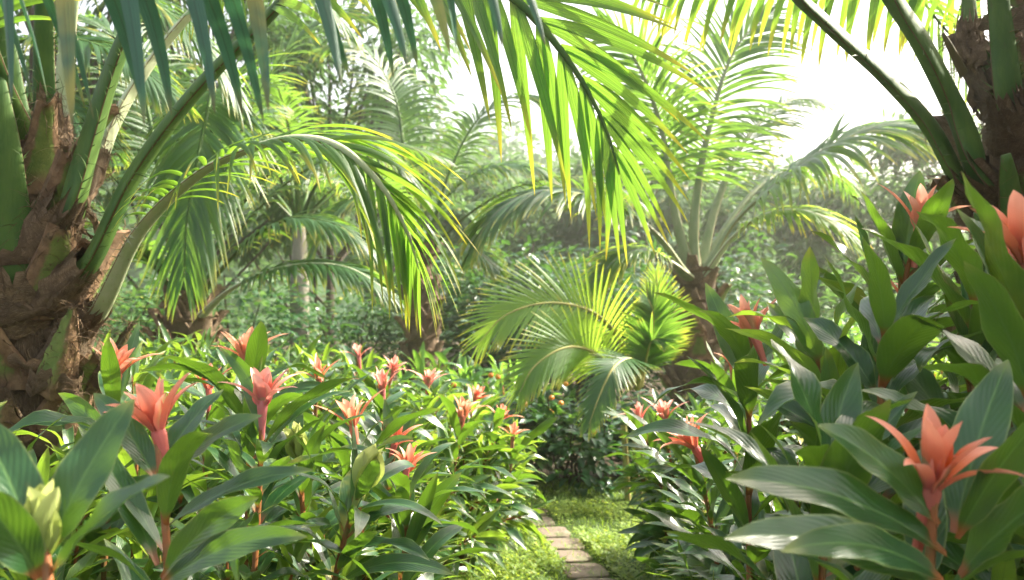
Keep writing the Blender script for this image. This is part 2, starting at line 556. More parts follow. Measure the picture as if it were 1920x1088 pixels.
# ------------------------------------------------------------------ palms
def frond(parent, pts, hints, L=0.4, W=0.035, n=45, start=0.3, a0=68, a1=22, lift=12, droop=0.9, width=0.05,
          matl='palm_near', stalk='stalk_green', fold=0.35, S=9, tip_w=0.006, bifid=False, spines=0, seed=0,
          prof=P_PALM, name='frond', lenprof=None, twist=0.0, jit=1.0, squash=0.55, sides=10, gap=0.0, skipside=0, axis=None):
    rg = np.random.default_rng(seed + 100)
    pts = np.asarray(pts, float)
    hints = np.asarray(hints, float)
    if hints.ndim == 1: hints = np.repeat(hints[None], len(pts), 0)
    NR = 110
    if axis is not None:
        ax_ = np.array([axis[0], axis[1], pts[0][2]])
        q = pts[0] + (ax_ - pts[0]) * .55 - (pts[1] - pts[0]) * .35 * np.array([.2, .2, 1])
        pts = np.vstack([q, pts])
        hints = np.vstack([hints[:1], hints])
    both = catmull(np.hstack([pts, hints]), NR)
    C, H = both[:, :3], both[:, 3:]
    t = nrm(np.gradient(C, axis=0))
    nn = nrm(H - (H * t).sum(1, keepdims=True) * t)
    ss = np.cross(t, nn)
    # stalk
    v = np.linspace(0, 1, NR)
    LT = np.linalg.norm(np.diff(C, axis=0), axis=1).sum()
    fa, fb = .09 / LT, .22 / LT
    r = width * 0.5 * np.interp(v, [0, fa, fb, max(0.25, fb + .05), 0.6, 1], [1.7, 1.35, 1.05, 0.8, 0.40, 0]) + tip_w * 0.5
    mb = MB()
    mb.tube(C, r, sides, 0.5, np.interp(v, [0, 0.3, 1], [squash, squash, 0.9]), nn, keel=np.interp(v, [0, .08, .5, .8], [.5, 1, .8, 0]) if axis is not None else None)
    if spines:
        K = spines
        i = rg.integers(3, int(NR * max(start, 0.22)), K)
        sg = rg.choice([-1, 1], K)
        p0 = C[i] + ss[i] * (sg * r[i] * 0.98)[:, None]
        d0 = ss[i] * sg[:, None] * rg.uniform(0.4, 1.0, K)[:, None] + t[i] * rg.uniform(-0.2, 1.2, K)[:, None] + nn[i] * rg.normal(0, .5, K)[:, None] + rg.normal(0, .2, (K, 3))
        blades(mb, p0, d0, t[i] + 0.01, rg.uniform(0.010, 0.055, K) * (width / 0.09), rg.uniform(0.0025, 0.006, K), S=3, A=2,
               prof=lambda v: 1 - v * 0.9, fold=0, curl=rg.normal(0, 1.2, K), rnd=rg.random(K))
    # leaflets
    ml = MB()
    lp = lenprof or (lambda x: np.interp(x, [0, 0.12, 0.4, 0.75, 1], [0.55, 0.85, 1.0, 0.85, 0.42]))
    for sgn in (1, -1):
        if skipside == sgn: continue
        x = (np.arange(n) + 0.5 * (sgn > 0) * 0.5) / (n - 0.4)
        x = np.clip(x + rg.normal(0, 0.15 / n, n) * jit, 0, 1)
        if bifid:
            x = np.clip((np.floor(x * n / 2) * 2 + 0.5 + 0.42 * (np.arange(n) % 2)) / n + 0.25 / n * (sgn > 0), 0, 1)
        if gap > 0:
            keep = rg.random(n) > gap
            x = x[keep]
        K = len(x)
        fi = (start + (1 - start) * x) * (NR - 1)
        i = np.clip(fi.astype(int), 0, NR - 2)
        fr = (fi - i)[:, None]
        g = lambda A_: A_[i] * (1 - fr) + A_[i + 1] * fr
        p, tt, nv, sv = g(C), nrm(g(t)), nrm(g(nn)), nrm(g(ss))
        ang = np.radians(a0 + (a1 - a0) * x ** 1.15 + rg.normal(0, 3.0, K) * jit)
        if bifid:
            ang = ang + np.radians(4.5) * np.where(np.arange(K) % 2 == 0, 1, -1)
        lf = np.radians(lift + rg.normal(0, 6, K) * jit)
        sd = sv * sgn
        d0 = np.cos(ang)[:, None] * tt + np.sin(ang)[:, None] * (sd * np.cos(lf)[:, None] + nv * np.sin(lf)[:, None])
        # width axis: along the rachis, so that the blade's upper side faces the frond's upper side
        w0 = tt * (-sgn)
        w0 = -w0 if sgn > 0 else -w0
        w0 = tt * (1.0 if sgn < 0 else -1.0)
        rr = g(r[:, None])[:, 0]
        L_ = L * lp(x) * rg.uniform(0.92, 1.06, K)
        W_ = W * np.interp(x, [0, .15, .7, 1], [0.7, 1, 0.95, 0.6]) * rg.uniform(0.88, 1.1, K)
        dr = droop * rg.uniform(0.8, 1.2, K)
        blades(ml, p + sd * (rr * 0.5)[:, None] + nv * (rr * 0.25)[:, None], d0, w0, L_, W_, S=S, A=3, prof=prof, droop=dr, fold=fold,
               rnd=np.clip(rg.normal(0.5, 0.25, K), 0, 1), twist=twist * sgn + rg.normal(0, 0.25, K) * jit, side=rg.normal(0, 0.08, K) * jit)
    fo = ml.build(name, M[matl], parent, origin=parent_loc(parent))
    mb.build('leafstalk', M[stalk], fo, origin=parent_loc(parent))
    if axis is not None:
        # ragged brown sheath clasping the foot of the stalk
        mc = MB()
        ns_ = max(1.0, .03 / (LT / NR))
        i0 = int(.10 / (LT / NR))
        for q in range(3):
            ang = np.linspace(0, 6.283, 40)
            rows_ = []
            for z_, (o_, g_) in enumerate(((-2 * ns_, 1.45), (0, 1.28), (ns_ * (1 + q), 1.14))):
                j = np.clip((i0 + o_ + q * ns_ * .7 + (rg.normal(0, .8 * ns_, 40) if z_ == 2 else np.zeros(40))).astype(int), 0, NR - 1)
                rr_ = r[j] * (g_ + .05 * np.sin(ang * 5 + q)) + rg.uniform(0, .004, 40)
                rows_.append(C[j] + (ss[j] * np.cos(ang)[:, None] + nn[j] * np.sin(ang)[:, None] * (squash + .15)) * rr_[:, None] + rg.normal(0, .003, (40, 3)))
            V = np.stack(rows_, 0)
            V[:, -1] = V[:, 0]
            U = np.stack(np.broadcast_arrays(np.linspace(0, 1, 3)[:, None] * .5, (ang / 3)[None]), -1)
            mc.grids(V[None, :, ::-1], U[:, ::-1], [rg.random()])
        K = 260
        j = rg.integers(0, max(2, int(.20 / (LT / NR))), K)
        a_ = rg.random(K) * 6.283
        e_ = ss[j] * np.cos(a_)[:, None] + nn[j] * np.sin(a_)[:, None]
        blades(mc, C[j] + e_ * r[j][:, None] * np.array(.95), e_ * rg.uniform(.2, 1, K)[:, None] + t[j] * rg.normal(.5, .6, K)[:, None] + rg.normal(0, .3, (K, 3)), rg.normal(0, 1, (K, 3)), rg.uniform(.03, .11, K), rg.uniform(.0015, .005, K), S=4, A=2,
               prof=lambda v: 1 - .8 * v, fold=0, curl=rg.normal(0, 2, K), droop=rg.uniform(0, 1.2, K), side=rg.normal(0, 1.5, K))
        mc.build('sheath', M['fibre'], fo, origin=parent_loc(parent))
    return fo


def parent_loc(parent):
    return np.array(parent.location) if parent is not None else None


def arch(base, az, e0, Lf, bend, n=7, side=0.0):
    """a frond's midline that leaves the crown at elevation e0 and bows under its weight"""
    p = np.array(base, float)
    out = [p.copy()]
    e, a = math.radians(e0), math.radians(az)
    for i in range(n):
        f = (i + 0.5) / n
        d = np.array([math.cos(e) * math.sin(a), math.cos(e) * math.cos(a), math.sin(e)])
        p = p + d * Lf / n
        out.append(p.copy())
        e -= math.radians(bend) / n * (0.45 + 1.1 * f)
        a += math.radians(side) / n
    return np.array(out)


def trunk_boots(parent, base, top, r0, r1, rows, per, size, seed, stubs=0.5, hair=600, only=None, bark='bark'):
    """palm trunk: fibrous core, overlapping cut leaf bases, loose brown fibre"""
    rg = np.random.default_rng(seed)
    base, top = np.asarray(base, float), np.asarray(top, float)
    org = parent_loc(parent)
    n = 26
    v = np.linspace(0, 1, n)
    C = base + (top - base) * v[:, None]
    mb = MB()
    ang = np.linspace(0, 2 * math.pi, 33)
    R = np.interp(v, [0, 0.1, 0.75, 1], [r0 * 1.15, r0, (r0 + r1) / 2, r1 * 0.6])
    J = rg.normal(0, 0.02, (n, 33)) * r0
    J[:, -1] = J[:, 0]
    RR = R[:, None] + J
    V = C[:, None, :] + np.stack([np.cos(ang)[None] * RR, np.sin(ang)[None] * RR, 0 * RR], -1)
    U = np.stack(np.broadcast_arrays((ang / 6.283)[None], v[:, None] * 3), -1)
    mb.grids(V[None, :, ::-1], U[:, ::-1], [0.5])
    tr = mb.build('trunk', M[bark], parent, origin=org)
    L = np.linalg.norm(top - base)
    k = 0
    fib = MB()
    for row in range(rows):
        f0 = (row + 0.3) / rows
        for j in range(per):
            a = 6.283 * (j / per + row * 0.382) + rg.normal(0, 0.08)
            f = f0 + rg.normal(0, 0.15) / rows
            rr = np.interp(f, v, R)
            c = base + (top - base) * f
            if only is not None and not only(a): continue
            rad = np.array([math.cos(a), math.sin(a), 0])
            tan = np.array([-math.sin(a), math.cos(a), 0])
            h = size * rg.uniform(0.8, 1.25)
            wd = min(rr * 2 * math.pi / per * 1.12, size * 1.1)
            # clasping sheath: wide at the bottom, narrows to a cut stub standing off the trunk
            S_, A_ = 9, 9
            vv = np.linspace(0, 1, S_)
            aa = np.linspace(-1, 1, A_)
            wprof = wd * 0.5 * np.interp(vv, [0, 0.25, 0.6, 1], [1.1, 1.0, 0.62, 0.40])
            stub = rg.random() < stubs
            off = rr + 0.006 + (vv ** 1.5) * size * (0.52 if stub else 0.26) + 0.012
            G = np.zeros((S_, A_, 3))
            for s_ in range(S_):
                th = a + aa * wprof[s_] / off[s_]
                bulge = off[s_] + 0.022 * (1 - aa ** 2) * np.interp(vv[s_], [0, .5, 1], [.4, 1, 1.3])
                hh = h * vv[s_] + (rg.normal(0, 0.012, A_) if s_ == S_ - 1 else 0)
                G[s_] = c + np.stack([np.cos(th) * bulge, np.sin(th) * bulge, np.zeros(A_) + hh], -1)
            bm_ = MB()
            U = np.stack(np.broadcast_arrays(((aa + 1) / 2)[None], vv[:, None]), -1)
            bm_.grids(G[None], U, [rg.random()])
            # inner side and cut end
            G2 = G.copy()
            G2 -= rad * (0.035 * np.linspace(0.4, 1.0, S_))[:, None, None]
            bm_.grids(G2[None, :, ::-1], U[:, ::-1], [rg.random()])
            endg = np.stack([G[-1], G2[-1]], 0)
            bm_.grids(endg[None], U[-2:], [rg.random()])
            for side_ in (0, -1):
                eg = np.stack([G[:, side_], G2[:, side_]], 1)
                bm_.grids(eg[None] if side_ == -1 else eg[None, :, ::-1], U[:, :2], [0.3])
            b = bm_.build('leaf_base', M['boot_green'] if (stub and rg.random() < 0.7) else M['boot'], tr, origin=org)
            # frayed edge fibre
            K = int(hair)
            e = rg.integers(0, 3, K)
            pick_s = np.where(e == 2, S_ - 1, rg.integers(1, S_, K))
            pick_a = np.where(e == 0, 0, np.where(e == 1, A_ - 1, rg.integers(0, A_, K)))
            p0 = G[pick_s, pick_a]
            d0 = rad * rg.uniform(0.0, 0.8, K)[:, None] + tan * rg.normal(0, .8, K)[:, None] + np.array([0, 0, 1]) * rg.normal(0.0, 0.7, K)[:, None]
            blades(fib, p0, d0, rg.normal(0, 1, (K, 3)), rg.uniform(0.03, 0.14, K) * size / 0.22, rg.uniform(0.0015, 0.0045, K), S=4, A=2,
                   prof=lambda v: 1 - 0.8 * v, fold=0, curl=rg.normal(0, 2.0, K), droop=rg.uniform(0, 1.4, K), side=rg.normal(0, 2, K))
            # torn sheath ribbon wrapped round the trunk
            if True:
                th = a + np.linspace(-0.3, rg.uniform(0.7, 1.2), 12) * rg.choice([-1, 1])
                zc = h * rg.uniform(0.1, 0.7) + np.linspace(0, rg.normal(0, 0.08), 12)
                hw = size * rg.uniform(0.15, 0.35)
                rb = rr + 0.03 + rg.uniform(0, .03) + 0.012 * np.sin(np.linspace(0, 9, 12))
                lo = c + np.stack([np.cos(th) * rb, np.sin(th) * rb, zc], -1)
                up = c + np.stack([np.cos(th) * (rb + .01), np.sin(th) * (rb + .01), zc + hw * np.interp(np.linspace(0, 1, 12), [0, .6, 1], [1, .8, .1]) + rg.normal(0, .012, 12)], -1)
                mid = (lo + up) / 2 + (mid_dir := np.stack([np.cos(th), np.sin(th), 0 * th], -1)) * 0.012
                gg = np.stack([lo, mid, up], 1)
                UU = np.stack(np.broadcast_arrays(np.array([0, .5, 1])[None] * .4, np.linspace(0, 1, 12)[:, None]), -1)
                fib.grids(gg[None], UU, [rg.random()])
            k += 1
    if fib.n:
        fib.build('fibre', M['fibre'], tr, origin=org)
    return tr


def boot_green():
    m, nt, out = mat('green_leaf_base')
    k = N(nt)
    u, v, uvv = k.uv()
    au = k.math('ABSOLUTE', k.math('SUBTRACT', u, 0.5))
    nz = k.noise(18.0, 5, k.objco(), 0.7)
    brown = k.mix(k.step(nz, 0.3, 0.7), (0.10, 0.055, 0.027), (0.24, 0.15, 0.08))
    green = k.mix(k.step(nz, 0.35, 0.7), (0.10, 0.15, 0.03), (0.17, 0.21, 0.05))
    f = k.step(k.math('ADD', au, k.math('MULTIPLY', k.math('SUBTRACT', nz, 0.5), 0.35)), 0.20, 0.30, 1.0, 0.0)
    f = k.math('MULTIPLY', f, k.step(v, 0.1, 0.3))
    f = k.math('MULTIPLY', f, k.step(k.math('ADD', v, k.math('MULTIPLY', nz, 0.2)), 0.95, 1.06, 1.0, 0.0))
    col = k.mix(f, brown, green)
    k.link(k.principled(col, 0.7, k.bump(nz, 0.5, 0.01), 0.3), out.inputs[0])
    return m


M['boot_green'] = boot_green()

# ------------------------------------------------------------------ flowering shrubs
GA = 2.39996


def stem_curve(base, top, n=14, bow=0.06, rg=None):
    base, top = np.asarray(base, float), np.asarray(top, float)
    v = np.linspace(0, 1, n)[:, None]
    C = base + (top - base) * v
    off = rg.normal(0, bow, 3) * np.array([1, 1, 0.1])
    return C + off * np.sin(v * math.pi) + off[[1, 0, 2]] * 0.5 * np.sin(v * 2 * math.pi)


def shrub_leaves(mb, C, rg, n, L, W, v0=0.15, up0=55, droop=1.5, S=9, A=5, fold=0.28, wave=0.22, v1=0.97, bias=None,
                 upt=None, phase=None, dens=0.85):
    """leaves spiralling up a stem"""
    k = np.arange(n)
    v = v0 + (v1 - v0) * (k / max(1, n - 1)) ** dens
    fi = v * (len(C) - 1)
    i = np.clip(fi.astype(int), 0, len(C) - 2)
    p = C[i] + (C[i + 1] - C[i]) * (fi - i)[:, None]
    ax = nrm(C[i + 1] - C[i])
    az = k * GA + (rg.random() * 6.28 if phase is None else phase) + rg.normal(0, 0.2, n)
    ref = np.array([1.0, 0, 0])
    x = nrm(ref - (ax @ ref)[:, None] * ax)
    y = np.cross(ax, x)
    rad = np.cos(az)[:, None] * x + np.sin(az)[:, None] * y
    if bias is not None:
        rad = nrm(rad + np.asarray(bias)[None] * 0.6)
    up = np.radians((up0 if upt is None else np.interp(v, [v0, 1], [up0, upt])) + rg.normal(0, 9, n))
    d0 = np.cos(up)[:, None] * rad + np.sin(up)[:, None] * ax
    w0 = np.cross(ax, rad)
    sz = np.interp(v, [v0, (v0 + 1) / 2, 0.92, 1], [0.85, 1.05, 0.95, 0.72]) * rg.uniform(0.82, 1.15, n)
    blades(mb, p + rad * 0.004, d0, w0 + rg.normal(0, 0.15, (n, 3)), L * sz, W * sz * rg.uniform(.88, 1.12, n), S=S, A=A, prof=P_LEAF,
           droop=droop * rg.uniform(0.55, 1.4, n), curl=rg.normal(0.25, 0.35, n), fold=rg.uniform(0.3, 1.5, n) * fold, wave=wave * rg.uniform(0.3, 1.6, n),
           nw=2.2, rnd=rg.random(n), twist=rg.normal(0, 0.45, n), side=rg.normal(0, 0.22, n))


def flower_mesh(p, axis, size, rg, S=10, A=5, closed=False):
    """terminal rosette: tube of bracts opening into a star"""
    mb = MB()
    axis = nrm(np.asarray(axis, float))
    x = nrm(np.cross(axis, [0.3, 1, 0.1]))
    y = np.cross(axis, x)
    rings = [(3, 7, 0.70, 0.29, 0.12, 0.20, 0.34), (3, 16, 0.80, 0.23, 0.36, 0.15, 0.5), (4, 26, 1.18, 0.165, 0.9, 0.08, 0.34),
             (2, 15, 0.62, 0.42, 0.02, 0.08, 0.8)]
    tp = np.asarray(p)[None] + axis[None] * np.linspace(-.42, .34, 8)[:, None] * size
    mb.tube(tp, np.interp(np.linspace(0, 1, 8), [0, .35, .75, 1], [.042, .06, .095, .03]) * size, 10)
    mb.u[-1] = mb.u[-1] * np.array([1.0, .12])
    if closed:
        rings = [(3, 1, 0.92, 0.56, -.12, 0.0, 0.3), (3, 5, 1.0, 0.56, -.02, 0.0, 0.4), (2, 9, 0.95, 0.42, 0.22, 0.0, 0.4)]
    a = rg.random() * 6.28
    for (n, open_, ln, wd, cu, dz, rn) in rings:
        az = a + np.arange(n) * 6.283 / n + rg.normal(0, 0.13, n)
        a += 0.6
        rad = np.cos(az)[:, None] * x + np.sin(az)[:, None] * y
        o = np.radians(open_ + rg.normal(0, 3, n))
        d0 = np.sin(o)[:, None] * rad + np.cos(o)[:, None] * axis
        w0 = np.cross(axis, rad)
        blades(mb, p + rad * 0.035 * size + axis * dz * size, d0, w0, size * .82 * ln * rg.uniform(0.8, 1.15, n), size * wd * rg.uniform(.85, 1.15, n), S=S, A=A,
               prof=P_BRACT, curl=cu * rg.uniform(0.7, 1.3, n), fold=0.55, wave=0.05,
               rnd=np.clip(rn + rg.normal(0, 0.05, n), 0, 1) if rn < .6 else rg.uniform(.7, 1, n), side=rg.normal(0, 0.12, n))
    return mb


def flowering(px, py, d, size, label, seed, base_dx=0.0, base_dy=0.0, n=22, L=0.30, W=0.078, v0=0.3, kind='coral', lean=(0, 0),
              matl='shrub', hi=True, up0=46, droop=.9, stalk=0.10, bract='bract', phase=None, upt=64, dens=.52, flower=True, ground=0.0, cat='flowering plant', extra=()):
    """one flowering stem with its leaves; (px,py,d) is the base of the bracts"""
    rg = np.random.default_rng(seed)
    top = P(px, py, d)
    base = np.array([top[0] + base_dx, top[1] + base_dy, ground])
    o = thing('flowering_plant' if flower else 'leafy_plant', label, cat, base, 'flowering plants with coral bracts' if kind == 'coral' else 'plants with yellow green buds')
    C = stem_curve(base, top, 16, 0.035, rg)
    mb = MB()
    mb.tube(C, np.interp(np.linspace(0, 1, 16), [0, 0.8, 1], [0.011, 0.0065, 0.006]), 8)
    mb.build('stem', M['stem'], o, origin=base)
    mf = MB()
    tl = np.linalg.norm(top - base)
    shrub_leaves(mf, C, rg, n, L, W, v0=v0, up0=up0, droop=droop, S=12 if hi else 9, A=7 if hi else 5, v1=1 - stalk / tl, phase=phase, upt=upt, dens=dens)
    for (b_, t_, w_) in extra:
        B0, T0 = P(*b_), P(*t_)
        ch = T0 - B0
        l_ = np.linalg.norm(ch)
        Nn = np.array([0.0, -.65, .75]) + rg.normal(0, .2, 3)
        d0 = nrm(ch / l_ + np.array([0, 0, .30]))
        blades(mf, B0[None], d0[None], np.cross(Nn, d0)[None], l_ * 1.05, w_, S=16, A=9, prof=P_LEAF, droop=.62, curl=0, fold=.25, wave=.16, rnd=rg.random(1), twist=rg.normal(0, .3, 1))
    mf.build('foliage', M[matl], o, origin=base)
    if flower:
        ax = nrm(C[-1] - C[-3]) + np.array([lean[0], lean[1], 0]) + rg.normal(0, .13, 3) * np.array([1, 1, 0])
        fm = flower_mesh(C[-1] - nrm(ax) * size * 0.28, ax, size, rg, closed=(kind != 'coral'))
        fm.build('flower' if kind == 'coral' else 'bud', M[(bract if bract != 'bract' else rg.choice(['bract', 'bract_peach', 'bract_pink'])) if kind == 'coral' else 'bract_yellow'], o, origin=base)
    return o


# ================================================================== SETTING
def sheet(name, x0, x1, y0, y1, z, nx, ny, material, amp=0.0, kind='structure', hf=None):
    X, Y = np.meshgrid(np.linspace(x0, x1, nx), np.linspace(y0, y1, ny))
    Z = np.full_like(X, z)
    if hf is not None: Z = Z + hf(X, Y)
    mb = MB()
    V = np.stack([X, Y, Z], -1).transpose(1, 0, 2)
    U = np.stack([V[..., 0], V[..., 1]], -1) * 0.1
    mb.grids(V[None], U, [0.5])
    return tag(mb.build(name, material), kind=kind)


sheet('ground', -400, 400, -60, 600, 0.0, 30, 30, M['ground'])


def hill_h(X, Y):
    ridge = np.interp(X, [-90, -40, -6, 3, 12, 20, 30, 60, 90], [8, 13, 13, 10.5, 7.5, 5.0, 4.5, 6.5, 8])
    return ridge * np.clip((Y - 42) / 26, 0, 1) ** 1.3 * np.where(Y > 75, np.clip(1 - (Y - 75) / 60, 0, 1), 1) + 0.5 * np.sin(X * .6) * np.sin(Y * .5) * (Y > 44) - 0.3


sheet('hill', -90, 90, 40, 135, 0.0, 90, 60, M['hill'], hf=hill_h)
lawn = sheet('lawn', -1.0, 2.2, 3.6, 8.3, 0.004, 12, 16, M['lawn'])


def grass_patch():
    mb = MB()
    rg = np.random.default_rng(3)
    K = 36000
    x = rg.uniform(-0.9, 2.1, K)
    y = rg.uniform(3.7, 8.2, K)
    cx = np.interp(y, [4, 5.2, 6.4, 7.2], [0.52, 0.42, 0.22, 0.02])
    keep = (np.abs(x - cx) > rg.uniform(0.09, 0.18, K)) | (y > 7.0) | (rg.random(K) < .2)
    x, y = x[keep], y[keep]
    K = len(x)
    az = rg.random(K) * 6.28
    tilt = rg.uniform(0.2, 1.0, K)
    d0 = np.stack([np.cos(az) * tilt, np.sin(az) * tilt, np.ones(K)], -1)
    w0 = np.stack([-np.sin(az), np.cos(az), 0 * az], -1)
    blades(mb, np.stack([x, y, 0 * x], -1), d0, w0, rg.uniform(0.025, 0.07, K), rg.uniform(0.004, 0.008, K), S=3, A=2,
           prof=lambda v: 1 - v * 0.95, droop=0.8, fold=0, rnd=rg.random(K))
    tag(mb.build('grass', M['grass']), 'short sunlit grass beside the stepping stones', 'grass', kind='stuff')
    mb = MB()
    K = 22000
    y = rg.uniform(4.2, 7.0, K)
    cx = np.interp(y, [4, 5.2, 6.4, 7.2], [0.52, 0.42, 0.22, 0.02])
    sgn = rg.choice([-1, 1], K)
    x = cx + sgn * (0.11 + np.abs(rg.normal(0, 0.34, K)))
    keep = np.sin(x * 9 + y * 3) + np.sin(y * 5 - x * 4) + rg.normal(0, .5, K) > -0.2
    x, y = x[keep], y[keep]
    K = len(x)
    az = rg.random(K) * 6.28
    d0 = np.stack([np.cos(az), np.sin(az), rg.uniform(0.1, 1.2, K)], -1)
    w0 = np.stack([-np.sin(az), np.cos(az), 0 * az], -1)
    blades(mb, np.stack([x, y, rg.uniform(0.01, 0.07, K)], -1), d0, w0, rg.uniform(0.02, 0.045, K), rg.uniform(0.014, 0.028, K), S=3, A=3,
           prof=P_OVAL, droop=0.6, fold=0.2, rnd=rg.random(K))
    tag(mb.build('ground_cover', M['cover']), 'low yellow green creeping plants edging the stepping stones', 'ground cover', kind='stuff')


grass_patch()


def stepping_stones():
    rg = np.random.default_rng(5)
    y = 5.02
    k = 0
    lab = ['stepping slab cut off by the lower edge of the picture', 'second stepping slab up from the lower picture edge', 'third stepping slab up from the lower picture edge',
           'fourth stepping slab up from the lower picture edge', 'fifth stepping slab up from the lower picture edge', 'sixth stepping slab up from the lower picture edge', 'seventh stepping slab up, close to the lawn bend',
           'last stepping slab, sunk in grass at the lawn bend', 'stepping slab buried in the lawn past the bend', 'stepping slab buried in the lawn past the bend']
    while y < 7.0:
        dp = rg.uniform(0.22, 0.27)
        wd = rg.uniform(0.19, 0.25)
        cx = np.interp(y, [4, 5.2, 6.4, 7.2], [0.52, 0.42, 0.22, 0.02]) + rg.normal(0, 0.012)
        mb = MB()
        # irregular rounded slab: rings from rim to top
        n = 28
        a = np.linspace(0, 2 * math.pi, n + 1)
        sup = (np.abs(np.cos(a)) ** 5 + np.abs(np.sin(a)) ** 5) ** (-1 / 5)
        wob = 1 + 0.03 * np.sin(a * 3 + rg.random() * 6) + 0.02 * np.sin(a * 7 + rg.random() * 6)
        rx, ry = wd / 2 * sup * wob, dp / 2 * sup * wob
        rings = []
        for (s_, z_) in ((1.0, -0.02), (1.0, 0.008), (0.985, 0.015), (0.95, 0.018), (0.6, 0.019), (0.02, 0.019)):
            rings.append(np.stack([np.cos(a) * rx * s_, np.sin(a) * ry * s_, np.full(n + 1, z_)], -1))
        V = np.stack(rings, 0)[:, ::-1]
        U = V[..., :2].copy()
        mb.grids(V[None, :, ::-1], U, [0.5])
        o = mb.build('stepping_stone', M['stone'])
        o.location = (cx, y, 0)
        o.rotation_euler = (rg.normal(0, .012), rg.normal(0, .012), rg.normal(0.12, 0.07))
        tag(o, lab[min(k, 9)], 'stepping stone', 'stepping stones of the garden path')
        k += 1
        y += dp + rg.uniform(0.03, 0.06)


stepping_stones()

# ================================================================== NEAR PALM, on the left
UP = (0, 0, 1)


def pts(lst):
    return np.array([P(*q) for q in lst])


bl = P(62, 300, 3.4)
palmL = thing('palm_tree', 'stout palm with shaggy brown trunk and thick green stalks beside the pink flowered bed', 'palm tree', (bl[0], bl[1], 0), 'palm trees')
trunk_boots(palmL, (bl[0], bl[1], 0), (bl[0] + 0.0, bl[1], bl[2] + 0.05), 0.18, 0.13, 9, 5, 0.25, 11, stubs=0.72, hair=70)
NL = dict(spines=90, sides=20, axis=bl)
BK = (-0.3, -0.6, 0.7)
# stalks whose leaf parts arch out of the frame
frond(palmL, pts([(40, 545, 3.25), (22, 400, 3.2), (0, 230, 3.15), (-60, 0, 3.1), (-220, -260, 3.0), (-500, -330, 2.9)]), (0.3, -0.8, 0.5), L=.5, W=.034, n=40, start=.5, width=.125, seed=1, stalk='stalk_green', **NL)
frond(palmL, pts([(52, 310, 3.4), (25, 190, 3.4), (5, 60, 3.4), (-40, -150, 3.4), (-150, -420, 3.4), (-350, -500, 3.3)]), (0.3, -0.8, 0.5), L=.5, W=.034, n=40, start=.5, width=.085, seed=2, **NL)
frond(palmL, pts([(85, 248, 3.5), (82, 120, 3.5), (84, -30, 3.5), (90, -260, 3.6), (70, -500, 3.9), (50, -560, 4.4)]), (0, -1, 0.3), L=.5, W=.034, n=40, start=.5, width=.075, seed=3, **NL)
frond(palmL, pts([(108, 250, 3.62), (122, 120, 3.66), (138, -20, 3.7), (180, -260, 3.9), (250, -420, 4.3), (330, -420, 4.8)]), (0, -1, 0.3), L=.5, W=.034, n=40, start=.5, width=.065, seed=4, stalk='stalk_pale', **NL)
frond(palmL, pts([(122, 392, 3.2), (160, 270, 3.18), (205, 130, 3.15), (262, 0, 3.1), (370, -200, 3.0), (560, -330, 2.8), (760, -330, 2.6)]), (-0.5, -0.7, 0.5), L=.5, W=.036, n=44, start=.55, width=.112, seed=5, **NL)
frond(palmL, pts([(168, 330, 3.55), (205, 235, 3.6), (275, 120, 3.65), (372, 5, 3.7), (520, -120, 3.8), (700, -150, 3.9), (860, -60, 3.9)]), (-0.4, -0.3, 0.9), L=.55, W=.030, n=60, start=.40, width=.078, seed=6, stalk='stalk_pale', droop=1.3, matl='palm_mid', **NL)
# hero frond: rises from the crown, leaves the frame and hangs back into it
frond(palmL, pts([(162, 490, 3.2), (240, 335, 3.1), (345, 190, 3.02), (470, 60, 2.95), (620, -75, 2.85), (800, -100, 2.75), (960, -5, 2.7), (1060, 105, 2.65), (1125, 215, 2.62), (1163, 325, 2.6)]),
      [(-.5, -.6, .6)] * 4 + [(-.2, -.6, .7), (-.1, -.75, .6), (-.3, -.9, .3), (-.35, -.9, .1), (-.35, -.95, .0), (-.35, -.95, -.1)],
      L=.54, W=.045, n=28, start=.46, a0=62, a1=13, lift=0, droop=.45, width=.10, fold=-.22, S=14, seed=7, bifid=True, prof=P_PALM_WIDE, matl='palm_near', twist=0.0, stalk='stalk_hero' if 'stalk_hero' in M else 'stalk_green',
      lenprof=lambda x: np.interp(x, [0, .2, .6, .85, 1], [.8, 1, .95, .75, .5]), jit=.45, tip_w=.005, spines=90, sides=14, axis=bl)
# lower pale frond arching over the bed
frond(palmL, pts([(182, 582, 3.3), (262, 430, 3.1), (372, 325, 2.95), (470, 278, 2.88), (560, 258, 2.82), (640, 278, 2.8), (712, 345, 2.8), (760, 425, 2.82), (786, 505, 2.85)]),
      [(-.3, -.2, .9), (-.3, -.2, .9), (-.2, -.2, .9), (-.1, -.25, .9), (0, -.4, .9), (-.1, -.8, .6), (-.3, -.8, .3), (-.5, -.8, .1), (-.5, -.8, 0)],
      L=.42, W=.023, n=42, start=.36, a0=64, a1=12, lift=14, droop=1.0, width=.082, fold=.35, S=12, seed=8, matl='palm_near', stalk='stalk_pale', jit=1.3, tip_w=.005, spines=120, sides=14, axis=bl,
      lenprof=lambda x: np.interp(x, [0, .1, .3, .7, 1], [.6, .8, .95, 1.0, .5]))
# frond that passes close to the lens, above the frame
frond(palmL, np.vstack([P(30, 250, 3.3), P(-180, -300, 2.6), pts([(-300, -330, 1.7), (-60, -240, 1.3), (300, -215, 1.22), (650, -185, 1.25), (960, -120, 1.35)])]), (0, -.35, 1), L=.36, W=.039, n=25, start=.46, a0=80, a1=45, lift=-58, droop=1.6, width=.08, seed=9, matl='palm_dark',
      S=12, jit=1.2, fold=.3, sides=12)

